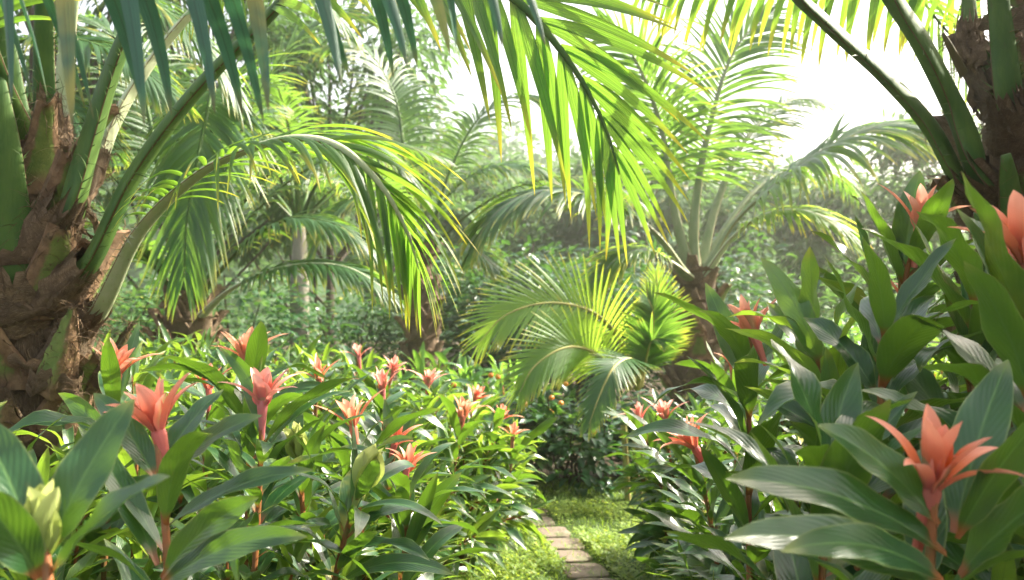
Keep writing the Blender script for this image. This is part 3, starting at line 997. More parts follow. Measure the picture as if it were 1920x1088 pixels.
for (a_, b_, w_, mt, hh) in (((100, 740, 3.20), (138, 575, 3.11), .066, 'boot_green', (-.3, 1, .2)), ((118, 850, 3.19), (140, 735, 3.12), .07, 'boot_green', (-.3, 1, .2)), ((10, 840, 3.2), (15, 745, 3.12), .075, 'boot_green', (.2, 1, .2)),
                       ((176, 735, 3.3), (246, 607, 3.27), .045, 'stalk_brown', (-.8, .4, .5)), ((160, 850, 3.25), (178, 770, 3.2), .06, 'stalk_yellow', (-.8, .6, .2))):
    A0, B0 = P(*a_), P(*b_)
    mb = MB()
    vv = np.linspace(0, 1, 12)[:, None]
    Cq = A0 + (B0 - A0) * vv
    mb.tube(Cq, w_ * np.interp(vv[:, 0], [0, .15, .5, .85, 1], [.9, 1, .72, .36, .10]), 20, squash=.5, hint=hh, cap=True, keel=.9)
    gv = mb.v[-1]
    gv += RNG.normal(0, .0022, gv.shape)
    so_ = mb.build('stalk_stub', M[mt], palmL, origin=parent_loc(palmL))
    K = 240
    jj = RNG.integers(0, len(gv), K)
    mf_ = MB()
    blades(mf_, gv[jj], RNG.normal(0, 1, (K, 3)) + np.array([.1, -.5, .1]), RNG.normal(0, 1, (K, 3)), RNG.uniform(.02, .08, K), RNG.uniform(.0015, .0045, K), S=4, A=2, prof=lambda v: 1 - .8 * v, fold=0,
           curl=RNG.normal(0, 2, K), droop=RNG.uniform(0, 1.5, K), side=RNG.normal(0, 1.5, K))
    # torn sheath wrapped round the foot of the stub
    th = np.linspace(0, 6.283, 36)
    for zz in (0, 1):
        lo = A0 + (B0 - A0) * (.02 + .10 * zz) + np.stack([np.cos(th) * w_ * 1.12, np.sin(th) * w_ * .75, .012 * np.sin(th * 3)], -1)
        up = lo + np.array([0, 0, .035]) + np.stack([np.cos(th) * .012, np.sin(th) * .012, RNG.normal(0, .010, 36)], -1)
        gg = np.stack([lo, (lo + up) / 2 + np.stack([np.cos(th), np.sin(th), 0 * th], -1) * .006, up], 1)
        UU = np.stack(np.broadcast_arrays(np.array([0, .5, 1])[None] * .4, np.linspace(0, 1, 36)[:, None]), -1)
        mf_.grids(gg[None], UU, [RNG.random()])
    mf_.build('fibre', M['fibre'], so_, origin=parent_loc(palmL))

# ================================================================== NEAR PALM, on the right
br = P(1905, 300, 3.3)
NR_ = dict(spines=90, sides=20, axis=br)
palmR = thing('palm_tree', 'dark trunked palm with smooth green stalks behind the big leaved shrubs', 'palm tree', (br[0], br[1], 0), 'palm trees')
trunk_boots(palmR, (br[0] + .02, br[1], 0), (br[0] + .06, br[1], P(1900, 20, 3.3)[2]), 0.17, 0.13, 11, 5, 0.23, 21, stubs=0.5, hair=70)
frond(palmR, pts([(1805, 335, 3.1), (1745, 232, 3.08), (1660, 138, 3.05), (1560, 48, 3.02), (1470, -50, 2.9), (1370, -300, 2.4), (1250, -900, 1.7), (1100, -2200, .9)]), (.3, -.7, .6), L=.46, W=.034, n=40, start=.55, width=.075, seed=31, **NR_)
frond(palmR, pts([(1840, 318, 3.05), (1795, 200, 3.05), (1735, 80, 3.0), (1672, -20, 2.95), (1600, -180, 2.75), (1500, -520, 2.2), (1400, -1200, 1.5), (1300, -3000, .7)]), (.3, -.7, .6), L=.46, W=.034, n=40, start=.6, width=.098, seed=32, **NR_)
frond(palmR, pts([(1893, 190, 3.05), (1880, 80, 3.05), (1868, -40, 3.05), (1850, -260, 3.0), (1800, -420, 2.6), (1700, -480, 2.2)]), (.2, -1, .2), L=.46, W=.034, n=36, start=.6, width=.095, seed=33, **NR_)
frond(palmR, pts([(1822, 95, 3.4), (1816, 0, 3.45), (1800, -140, 3.5), (1740, -330, 3.6), (1640, -420, 3.7)]), (.2, -1, .2), L=.46, W=.034, n=36, start=.6, width=.06, seed=34, **NR_)
frond(palmR, pts([(1940, 120, 3.2), (1950, 0, 3.2), (1975, -160, 3.2), (2060, -380, 3.2), (2250, -420, 3.2)]), (-.2, -1, .2), L=.46, W=.034, n=36, start=.6, width=.08, seed=35, **NR_)
# a leaf passing behind, its leaflets hanging into the top of the frame
frond(palmR, pts([(1920, 60, 3.5), (1880, -60, 3.7), (1790, -110, 3.9), (1640, -110, 4.0), (1480, -100, 4.1), (1340, -85, 4.15), (1220, -50, 4.2)]), (0, -.45, .9), L=.56, W=.050, n=22, start=.22, a0=82, a1=35, lift=-45, droop=1.6, width=.06, seed=36,
      matl='palm_near', S=12, fold=.3, jit=.8)
frond(palmR, pts([(1900, 40, 3.6), (1850, -110, 4.4), (1790, -90, 5.0), (1730, -10, 5.3), (1800, 90, 5.5), (1850, 190, 5.6)]), [(0, -.5, .8)] * 3 + [(-.4, -.8, .3)] * 3, L=.38, W=.026, n=40, start=.35, a0=75, a1=20, lift=0, droop=.8, width=.05, seed=37,
      matl='palm_near', S=10, fold=.3)
for k, (az, e) in enumerate(((110, 40), (160, 50), (85, 30))):
    frond(palmR, arch(np.array([br[0] + .06, br[1], P(1900, 40, 3.3)[2]]), az, e, 2.6, 85), UP, L=.46, W=.034, n=44, start=.3, width=.07, seed=40 + k, S=7)
# cut green stub and a dead spike among the fibre
for q, (a_, b_, w_, mt) in enumerate((((1900, 420, 3.05), (1886, 290, 2.98), .075, 'stalk_green'), ((1862, 500, 3.06), (1835, 395, 3.0), .08, 'stalk_green'), ((1808, 140, 3.2), (1768, 62, 3.15), .03, 'stalk_brown'))):
    A0, B0 = P(*a_), P(*b_)
    mb = MB()
    vv = np.linspace(0, 1, 10)[:, None]
    mb.tube(A0 + (B0 - A0) * vv, np.interp(vv[:, 0], [0, .7, 1], [w_ * .6, w_ * .42, w_ * .22]), 12, squash=.5, hint=(0, -1, .2), cap=True)
    mb.build('stalk_stub', M[mt], palmR, origin=parent_loc(palmR))


# ================================================================== MIDDLE PALMS
def mid_palm(label, base_px, r, crown_py, d, specs, rand, seed, Lf=2.6, rows=8, size=.2, matl='palm_mid', stalk='stalk_green', leaf=.42, hair=14, width=.06, Wl=.036, bark='bark'):
    top = P(base_px, crown_py, d)
    o = thing('palm_tree', label, 'palm tree', (top[0], top[1], 0), 'palm trees')
    trunk_boots(o, (top[0], top[1], 0), top, r, r * .8, rows, 5, size, seed, stubs=.5, hair=hair, bark=bark)
    for k, sp in enumerate(specs):
        sp = dict(sp)
        p_ = sp.pop('p')
        h_ = sp.pop('h', (0, -.25, 1))
        kw = dict(L=leaf, W=Wl, n=62, start=.3, a0=66, a1=18, lift=16, droop=1.0, width=width, matl=matl, stalk=stalk, S=7, seed=seed * 10 + k, sides=8)
        kw.update(sp)
        frond(o, pts(p_), h_, **kw)
    for k, (az, e, bend) in enumerate(rand):
        frond(o, arch(top + np.array([math.sin(math.radians(az)), math.cos(math.radians(az)), 0]) * r * .5, az, e, Lf, bend), UP, L=leaf, W=Wl, n=50, start=.25, a0=66, a1=18,
              lift=18, droop=1.0, width=width, matl=matl, stalk=stalk, S=6, seed=seed * 10 + 50 + k, sides=7)
    return o


# palm with tall bright fronds, right of the path
mid_palm('palm with upright hazy fronds and a pineapple-like trunk behind the right bed', 1305, .22, 500, 9.0, [
    dict(p=[(1300, 500, 9), (1305, 380, 9), (1335, 220, 9), (1380, 90, 9.1), (1450, 20, 9.2)], h=(-.3, -.9, .1), L=.8, n=54, W=.042),
    dict(p=[(1290, 500, 9), (1262, 380, 9), (1240, 240, 9), (1190, 110, 8.9), (1120, 30, 8.8)], h=(-.4, -.8, .1), L=.8, n=54, W=.042),
    dict(p=[(1325, 505, 8.9), (1375, 420, 8.8), (1450, 350, 8.6), (1530, 290, 8.4), (1620, 245, 8.3), (1700, 235, 8.2), (1770, 275, 8.2)], h=(-.15, -.3, 1), L=.85, n=64, droop=1.2, W=.06),
    dict(p=[(1325, 515, 8.9), (1370, 450, 8.7), (1430, 405, 8.5), (1500, 395, 8.3), (1570, 420, 8.2), (1630, 470, 8.2)], L=.5, matl='palm_yellow', stalk='stalk_pale'),
    dict(p=[(1285, 515, 8.8), (1240, 450, 8.6), (1180, 400, 8.4), (1090, 365, 8.2), (1000, 362, 8.1), (930, 400, 8.0), (885, 465, 8.0)], L=.62, n=64, droop=1.1, W=.05),
    dict(p=[(1315, 500, 9.1), (1345, 380, 9.3), (1400, 260, 9.6), (1480, 190, 10), (1560, 190, 10.3)], L=.55),
    dict(p=[(1290, 520, 8.8), (1255, 490, 8.6), (1215, 470, 8.5), (1165, 480, 8.4), (1110, 530, 8.3)], L=.45, matl='palm_yellow'),
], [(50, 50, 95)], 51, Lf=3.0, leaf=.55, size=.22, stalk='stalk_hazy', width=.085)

# palm behind the left palm
mid_palm('shaded palm with spreading arched fronds behind the shaggy left trunk', 352, .20, 545, 7.6, [
    dict(p=[(350, 545, 7.6), (360, 420, 7.4), (395, 260, 7.0), (400, 170, 6.6), (380, 250, 6.2), (352, 400, 6.0), (345, 520, 5.95)], h=[(0, -.6, .8)] * 3 + [(0, -1, .5)] * 2 + [(0, -1, 0)] * 2, L=.72, n=64, start=.35, W=.045, lift=5, a0=75),
    dict(p=[(372, 560, 7.5), (420, 500, 7.4), (480, 440, 7.3), (555, 410, 7.2), (640, 425, 7.1), (700, 470, 7.1)], L=.45, n=60),
    dict(p=[(380, 590, 7.4), (430, 545, 7.2), (500, 510, 7.1), (580, 495, 7.0), (660, 505, 6.9), (740, 555, 6.9)], L=.42, n=60, matl='palm_mid', stalk='stalk_pale'),
    dict(p=[(365, 545, 7.6), (430, 420, 7.6), (500, 330, 7.6), (600, 260, 7.6), (700, 270, 7.6), (780, 340, 7.6)], L=.55, n=60),
    dict(p=[(335, 560, 7.5), (290, 500, 7.3), (240, 450, 7.1), (180, 430, 7.0)], L=.45),
    dict(p=[(352, 540, 7.7), (420, 330, 7.8), (500, 150, 7.9), (600, 40, 8.0), (700, 30, 8.0)], L=.6, n=60),
    dict(p=[(345, 540, 7.7), (300, 330, 7.8), (260, 150, 7.9), (180, 40, 8.0), (80, 60, 8.0)], L=.6, n=60),
], [(10, 70, 70), (60, 60, 90), (-40, 60, 90), (-90, 50, 90)], 52, Lf=2.6)

# palm in the centre, trunk half hidden by hanging leaflets
mid_palm('slim trunked palm standing between the path and the pale trunk', 792, .16, 470, 10.5, [
    dict(p=[(792, 470, 10.5), (830, 380, 10.5), (900, 320, 10.4), (990, 310, 10.3), (1060, 350, 10.3)], L=.5),
    dict(p=[(785, 470, 10.5), (740, 400, 10.5), (690, 370, 10.4), (620, 400, 10.3), (580, 480, 10.3)], L=.5),
    dict(p=[(800, 480, 10.4), (850, 470, 10.2), (890, 470, 10.1), (930, 500, 10.0)], L=.4, stalk='stalk_brown'),
    dict(p=[(800, 470, 10.5), (840, 330, 10.7), (900, 220, 10.9), (980, 180, 11.0), (1050, 220, 11.2)], L=.6),
    dict(p=[(785, 470, 10.5), (760, 310, 10.7), (740, 180, 10.9), (680, 90, 11.0), (600, 90, 11.2)], L=.6),
], [(90, 45, 100), (200, 45, 100), (-90, 50, 100)], 53, Lf=2.6, leaf=.5, width=.05)

# pale trunked palm far left, crown above
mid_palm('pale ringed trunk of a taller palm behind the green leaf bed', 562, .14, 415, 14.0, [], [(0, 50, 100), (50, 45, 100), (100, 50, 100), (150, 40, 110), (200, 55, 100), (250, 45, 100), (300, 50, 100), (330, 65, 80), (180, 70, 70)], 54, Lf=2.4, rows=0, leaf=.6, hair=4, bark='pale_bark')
# off to the left, its fronds fill the upper corner
mid_palm('tall palm whose fronds fill the upper corner behind the shaggy trunk', -120, .2, 180, 6.0, [
    dict(p=[(-120, 180, 6), (-20, 100, 6), (100, 70, 5.9), (220, 100, 5.8), (330, 180, 5.7)], L=.5, W=.035),
    dict(p=[(-120, 180, 6), (-40, 30, 6.2), (90, -40, 6.3), (240, -20, 6.3), (380, 80, 6.3), (460, 200, 6.3)], L=.55, W=.035),
    dict(p=[(-120, 200, 6), (0, 170, 5.8), (110, 190, 5.6), (200, 270, 5.5)], L=.5, W=.035),
    dict(p=[(-120, 160, 6.2), (100, -100, 6.8), (320, -140, 7.2), (540, -60, 7.5), (660, 60, 7.6)], L=.6, W=.035),
], [(0, 70, 70), (60, 60, 90)], 55, Lf=2.8)


# ---------------------------------------------------------------- small yellow-green feather palm
def feather_palm(label, px, d, specs, seed, rand=()):
    b = P(px, 700, d)
    o = thing('feather_palm', label, 'palm', (b[0], b[1], 0))
    mb = MB()
    for q in range(4):
        a = q * 1.6
        vv = np.linspace(0, 1, 8)[:, None]
        A0 = np.array([b[0] + .07 * math.cos(a), b[1] + .07 * math.sin(a), 0])
        mb.tube(A0 + vv * np.array([.03 * math.cos(a), .03 * math.sin(a), .55]), .025, 8)
    mb.build('trunk', M['stalk_yellow'], o, origin=parent_loc(o))
    for k, sp in enumerate(specs):
        sp = dict(sp)
        p_ = sp.pop('p')
        h_ = sp.pop('h', (0, -.5, 1))
        kw = dict(L=.42, W=.031, n=42, start=.25, a0=66, a1=14, lift=5, droop=.32, jit=.35, width=.03, matl='palm_yellow', stalk='stalk_yellow', S=8, seed=seed * 10 + k, sides=7, tip_w=.006)
        kw.update(sp)
        frond(o, pts(p_), h_, **kw)
    for k, (az, e, bend) in enumerate(rand):
        frond(o, arch((b[0], b[1], .5), az, e, 1.7, bend), UP, L=.36, W=.03, n=40, start=.25, a0=64, a1=14, lift=10, droop=.7, width=.03, matl='palm_yellow', stalk='stalk_yellow', S=7, seed=seed * 10 + 30 + k, sides=6)
    return o


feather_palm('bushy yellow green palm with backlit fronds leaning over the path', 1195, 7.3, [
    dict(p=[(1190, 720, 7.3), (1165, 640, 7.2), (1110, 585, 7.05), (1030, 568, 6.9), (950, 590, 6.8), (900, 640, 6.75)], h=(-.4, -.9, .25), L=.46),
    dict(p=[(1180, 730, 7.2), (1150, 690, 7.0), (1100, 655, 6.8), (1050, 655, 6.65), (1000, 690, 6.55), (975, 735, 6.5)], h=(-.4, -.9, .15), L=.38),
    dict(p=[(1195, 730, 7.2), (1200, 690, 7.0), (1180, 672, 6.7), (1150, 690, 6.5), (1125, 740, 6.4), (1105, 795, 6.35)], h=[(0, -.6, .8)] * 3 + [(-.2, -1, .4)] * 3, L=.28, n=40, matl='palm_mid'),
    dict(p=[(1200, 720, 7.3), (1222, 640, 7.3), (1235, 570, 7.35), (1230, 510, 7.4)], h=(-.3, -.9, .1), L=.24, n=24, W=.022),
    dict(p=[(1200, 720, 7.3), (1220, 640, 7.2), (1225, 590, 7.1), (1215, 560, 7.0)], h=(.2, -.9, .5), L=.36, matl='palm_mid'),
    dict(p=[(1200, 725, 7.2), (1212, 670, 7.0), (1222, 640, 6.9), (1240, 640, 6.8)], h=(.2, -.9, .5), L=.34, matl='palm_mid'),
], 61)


# ================================================================== SHRUB BEDS
def clump_proto(name, seed, H, ns, spread, n, L, W, lean, matl, S=9, A=5):
    rg = np.random.default_rng(seed)
    o = thing(name, '', '', (0, 0, 0))
    mf = MB()
    for k in range(ns):
        a = 6.28 * k / ns + rg.normal(0, .3)
        b = np.array([math.cos(a), math.sin(a), 0]) * spread * .35 * rg.random()
        tp = np.array([math.cos(a) * spread * .8 + lean, math.sin(a) * spread * .8, H * rg.uniform(.8, 1.05)])
        C = stem_curve(b, tp, 14, .03, rg)
        mb = MB()
        mb.tube(C, np.interp(np.linspace(0, 1, 14), [0, 1], [.008, .004]), 6)
        mb.build('stem', M['stem'], o)
        shrub_leaves(mf, C, rg, n, L, W, v0=.10, up0=36, upt=62, droop=.8, S=S, A=A, v1=1.0)
    mf.build('foliage', M[matl], o)
    return o


PRO = [clump_proto('leafy_shrub', 200 + k, 1.0, 6, .2, 38, .265, .068, .0, 'shrub' if k % 2 else 'shrub_light') for k in range(5)]
used = set()


def put(k, x, y, h, rz, label, group, sxy=1.0, lean=(0, 0)):
    src = PRO[k]
    o = src if k not in used else copy_tree(src)
    used.add(k)
    o.location = (x, y, 0)
    o.rotation_euler = (lean[1], lean[0], rz) if False else Euler((lean[1], lean[0], 0)).to_quaternion().__mul__(Euler((0, 0, rz)).to_quaternion()).to_euler()
    o.scale = (sxy, sxy, h)
    tag(o, label, 'shrub', group)
    return o




def mound_proto(seed, matl):
    rg = np.random.default_rng(seed)
    o = thing('mounded_shrub', '', '', (0, 0, 0))
    mf = MB()
    ns = 17
    for k in range(ns):
        a = k * GA
        f = math.sqrt((k + .5) / ns)
        tp = np.array([math.cos(a) * f * .40, math.sin(a) * f * .40, .86 - .50 * f ** 2 + rg.normal(0, .03)])
        C = stem_curve(np.array([math.cos(a), math.sin(a), 0]) * .08 * f, tp, 12, .02, rg)
        C[:, 2] += .10 * np.sin(np.linspace(0, 1, 12) * math.pi) * f
        mb = MB()
        mb.tube(C, np.linspace(.008, .004, 12), 6)
        mb.build('stem', M['stem'], o)
        shrub_leaves(mf, C, rg, 34, .205, .054, v0=.12, up0=34, upt=58, droop=.75, S=8, A=5, v1=1.0, dens=.7)
    mf.build('foliage', M[matl], o)
    return o


MOUND = [mound_proto(240, 'shrub_light'), mound_proto(241, 'shrub')]
rg = np.random.default_rng(77)
LG, RG_ = 'leafy shrubs filling the left bed', 'leafy shrubs filling the right bed'
LLAB = 'flowerless long leaved shrub among the big coral blooms beside the shaggy palm trunk'
LBACK = 'flowerless long leaved shrub at the back of the bed towards the slim trunked palm'
LEDGE = 'low leafy shrub spilling over the path from the bed of the yellow green buds'
RLAB = 'flowerless dark leaved shrub crowded round the huge bloom before the dark trunked palm'
RBACK = 'flowerless dark leaved shrub at the far end of the shaded bed towards the upright palm'
REDGE = 'low dark shrub spilling over the path from the shaded bed'


def edge_row(edge, sgn, lab, grp, y0, y1, dx0=0.0):
    y = y0
    while y < y1:
        for dx, h, ln in ((dx0, .55, .42), (dx0 - .10, .72, .34)):
            put(int(rg.choice([0, 2, 4] if sgn > 0 else [1, 3])), edge(y) + sgn * dx + rg.normal(0, .03), y + rg.normal(0, .04), h * rg.uniform(.9, 1.1), rg.random() * 6.28, lab, grp, rg.uniform(.85, 1.0), lean=(sgn * ln, 0))
        y += .34


def left_edge(y): return np.interp(y, [1.5, 2.3, 3.0, 4.2, 5.6, 6.2], [-.62, -.48, -.50, -.56, -.44, -.40])


def right_edge(y): return np.interp(y, [1.4, 2.2, 3.0, 4.4, 5.6], [.50, .62, .76, .90, .95])


y = 1.75
cnt = 0
while y < 6.3:
    xe = left_edge(y)
    x = xe
    while x > -.52 * y - .25:
        din = xe - x
        h = min(1.1, .60 + .14 * (y > 3.7) + .40 * min(1, din / .9) + .05 * math.sin(3 * x + 5 * y)) * rg.uniform(.92, 1.06)
        if y < 2.3: h = min(h + .05, 1.05)
        edge = din < .05
        # keep clear of the palm trunk
        if (x - bl[0]) ** 2 + (y - bl[1]) ** 2 > .12:
            put(int(rg.choice([0, 0, 2, 2, 4, 4, 1])), x + rg.normal(0, .04), y + rg.normal(0, .06), h, rg.random() * 6.28, LEDGE if edge else (LLAB if y < 3.4 else LBACK), LG, rg.uniform(.9, 1.1), lean=(.22 if edge else .04, 0))
            cnt += 1
        x -= .33
    y += .40
y = 1.7
while y < 5.7:
    xe = right_edge(y)
    x = xe
    while x < .54 * y + .3:
        din = x - xe
        h = min(1.40, .62 + (.32 + .22 * (y < 3.2)) * min(1, din / .6) + .2 * min(1, max(0, din - .6))) * rg.uniform(.93, 1.06)
        if y < 2.2: h = min(h + .12, 1.3)
        edge = din < .05
        if (x - br[0]) ** 2 + (y - br[1]) ** 2 > .12:
            put(int(rg.integers(0, 5)), x + rg.normal(0, .04), y + rg.normal(0, .06), h, rg.random() * 6.28, REDGE if edge else (RLAB if y < 3.2 else RBACK), RG_, rg.uniform(.9, 1.12), lean=(-.2 if edge else -.03, 0))
            cnt += 1
        x += .33
    y += .42
k = 0
for (x, y, s_, q, lab, grp) in ((-.50, 4.15, 1.0, 0, 'rounded bright shrub mound where the left bed meets the path', 1), (-.36, 4.85, 1.1, 0, 'rounded bright shrub mound bulging farthest over the path', 1), (-.30, 5.5, 1.05, 0, 'rounded bright shrub mound at the far tip of the left bed', 1),
                                (-.90, 4.6, 1.15, 0, 'rounded bright shrub mound inside the left bed behind the bulging one', 1), (-.85, 5.5, 1.12, 0, 'rounded bright shrub mound at the rear of the left bed', 1),
                                (.99, 3.7, 1.0, 1, 'dark rounded shrub mound facing the path before the low coral bloom', 0), (.97, 4.35, 1.08, 1, 'dark rounded shrub mound leaning over the stepping slabs', 0), (.98, 5.05, 1.05, 1, 'dark rounded shrub mound at the lawn end of the shaded bed', 0), (1.35, 4.6, 1.15, 1, 'dark rounded shrub mound behind those along the path', 0)):
    src = MOUND[q]
    o = src if ('m%d' % q) not in used else copy_tree(src)
    used.add('m%d' % q)
    o.location = (x, y, 0)
    o.rotation_euler = (0, 0, 1.7 * k)
    o.scale = (s_, s_, s_ * 1.02)
    tag(o, lab, 'shrub', 'rounded shrub mounds along the path')
    k += 1
edge_row(left_edge, 1, LEDGE, LG, 2.4, 4.3)
edge_row(right_edge, -1, REDGE, RG_, 2.3, 3.6)
print('fillers', cnt)

# ---- flowering plants, left bed
F = flowering
F(292, 790, 1.55, .138, 'large coral and pink flower with tall bare stem before the shaggy palm trunk', 301, n=16, L=.25, W=.066, v0=.35, lean=(.0, -.1), bract='bract_coral', phase=.4, dens=.9, stalk=.16,
  extra=[((300, 905, 1.55), (478, 772, 1.5), 0.076), ((292, 900, 1.55), (185, 735, 1.62), 0.076), ((300, 1000, 1.53), (570, 868, 1.45), 0.071), ((302, 1085, 1.5), (470, 925, 1.42), 0.083), ((300, 880, 1.57), (410, 728, 1.68), 0.073), ((295, 1060, 1.53), (160, 800, 1.62), 0.073), ((300, 1100, 1.48), (560, 990, 1.36), 0.073)])
F(462, 668, 2.55, .14, 'tallest coral flower of the bed, just above another coral bloom', 302, n=22, L=0.288, v0=.4)
F(492, 745, 2.3, .14, 'coral flower directly below the tallest bloom, on the next stem', 303, n=22, L=0.288, v0=.4)
F(222, 690, 2.5, .13, 'pale coral bloom touching the edge of the shaggy palm trunk', 304, n=18, L=0.264, v0=.4)
F(80, 1000, 1.08, .098, 'fat yellow green bud on a red stem in the lower corner by the palm', 305, n=6, L=.22, W=.07, v0=.5, kind='bud', up0=30, stalk=.12, dens=.9,
  extra=[((88, 1040, 1.08), (235, 755, 1.14), 0.088), ((92, 1085, 1.07), (300, 885, 1.02), 0.081), ((70, 1040, 1.09), (-40, 780, 1.15), 0.098), ((72, 1085, 1.06), (-60, 900, 1.0), 0.085)])
F(392, 722, 3.1, .12, 'half hidden small pink bloom between the large coral one and the tallest', 306, n=18, L=0.276, v0=.4)
F(597, 705, 3.6, .12, 'small coral bloom alone on its stem right of the tallest pair', 307, n=18, L=0.288, v0=.4)
F(660, 790, 2.9, .14, 'coral bloom with green outer bract behind the second yellow green bud', 308, n=21, L=0.288, v0=.4)
F(682, 895, 2.25, .13, 'pale yellow green bud on the leafy clump beside the path', 309, n=39, L=0.270, W=0.067, v0=.12, kind='bud', stalk=.05, base_dx=-.08, up0=30)
F(716, 722, 3.9, .14, 'coral bloom with wide pink star behind the bed middle', 310, n=18, L=0.300, v0=.4)
F(742, 825, 3.2, .12, 'pink tipped bloom low down above the yellow green bud', 311, base_dx=-0.1, n=21, L=0.288, v0=.3, lean=(.1, 0))
F(765, 872, 2.7, .11, 'lowest salmon bloom tucked in leaves beside the yellow green bud', 312, base_dx=-0.15, n=30, L=0.276, v0=.2, lean=(.2, -.1))
F(672, 665, 5.3, .12, 'distant tiny coral bloom standing above the rear leaves', 313, n=15, L=0.288, v0=.4, hi=False)
F(803, 715, 4.9, .13, 'distant coral bloom in front of the slim palm trunk', 314, n=15, L=0.288, v0=.3, hi=False)
F(868, 775, 4.3, .14, 'coral bloom at the crest of the rounded shrub mound by the path', 315, base_dx=-0.2, n=21, L=0.288, v0=.3)
F(738, 692, 4.9, .12, 'small pink bloom peeking over the wide pink star', 316, n=15, L=0.288, v0=.4, hi=False)
F(893, 745, 5.2, .14, 'pale coral bloom behind the crest of the rounded mound', 317, base_dx=-0.2, n=18, L=0.288, v0=.3, hi=False)
F(938, 782, 4.9, .13, 'peach bloom on the path side of the rounded mound', 318, base_dx=-0.3, n=21, L=0.288, v0=.2, hi=False, lean=(.15, 0))
F(962, 815, 4.8, .11, 'outermost low peach bloom overhanging the path', 319, base_dx=-0.35, n=21, L=0.264, v0=.15, hi=False, lean=(.25, 0))
F(562, 840, 2.6, .12, 'small yellow green bud in the midst of the crowded leaves', 320, n=21, L=0.276, v0=.3, kind='bud', stalk=.05)
# ---- flowering plants, right bed
F(1752, 890, 1.2, .148, 'huge orange and pink bloom near the lens with broad dark leaves', 331, n=14, L=.24, W=0.098, droop=.65, v0=.35, lean=(.05, -.1), bract='bract_dim', up0=30, dens=.9, stalk=.14,
  extra=[((1775, 1040, 1.2), (1385, 878, 1.12), 0.095), ((1775, 1110, 1.18), (1380, 985, 1.05), 0.091), ((1760, 985, 1.2), (1550, 790, 1.16), 0.085), ((1790, 1000, 1.22), (1880, 680, 1.3), 0.104), ((1795, 1010, 1.18), (1960, 760, 1.12), 0.073), ((1770, 1090, 1.16), (1480, 1010, 1.0), 0.073), ((1800, 1080, 1.2), (2000, 900, 1.1), 0.104)])
F(1408, 612, 2.35, .14, 'coral bloom with green cupped bracts on a long red stem over the path bed', 332, n=24, L=0.297, W=0.102, droop=.65, v0=.4, bract='bract')
F(1728, 412, 2.3, .16, 'topmost coral bloom leaning against the dark palm trunk', 333, n=27, L=0.297, W=0.110, droop=.65, v0=.4, bract='bract', base_dx=.0)
F(1925, 470, 1.45, .17, 'orange bloom cut by the picture edge with a long green bract', 334, n=21, L=0.297, W=0.116, droop=.65, v0=.45, bract='bract_dim')
F(1700, 560, 2.8, .13, 'orange bloom half buried in leaves below the topmost one', 335, n=21, L=0.286, W=0.095, droop=.65, v0=.4, bract='bract_dim')
F(1372, 680, 4.0, .12, 'distant pink bloom behind the long red stem', 336, n=18, L=0.275, droop=.65, v0=.3, hi=False)
F(1298, 830, 3.1, .16, 'low coral bloom with drooping bracts on the shaded path side', 337, base_dx=0.15, n=30, L=0.264, droop=.65, v0=.2, lean=(-.15, 0))
F(1245, 778, 4.4, .14, 'coral bloom at the top of the dark path side mound', 338, base_dx=0.2, n=21, L=0.264, droop=.65, v0=.2, hi=False)
F(1200, 780, 4.7, .12, 'pink bloom beside the mound top bloom, nearer the path', 339, base_dx=0.28, n=21, L=0.264, droop=.65, v0=.2, hi=False)
F(1525, 640, 2.0, .15, 'flowerless tall stem with young pale upright leaves', 341, n=27, L=0.275, W=0.102, droop=.65, v0=.35, flower=False, matl='shrub_light', stalk=.0, cat='leafy plant', upt=75)
F(1660, 620, 1.8, .15, 'flowerless tall stem of big dark leaves below the topmost bloom', 342, n=27, L=0.297, W=0.116, droop=.65, v0=.4, flower=False, stalk=.0, cat='leafy plant')
F(1830, 560, 1.9, .15, 'flowerless big leaved stem shading the dark palm trunk', 343, n=27, L=0.308, W=0.123, droop=.65, v0=.4, flower=False, stalk=.0, cat='leafy plant')
F(1560, 870, 1.45, .15, 'flowerless low stem with broad leaves beside the huge bloom', 344, n=24, L=0.275, W=0.106, droop=.65, v0=.5, flower=False, stalk=.0, cat='leafy plant')

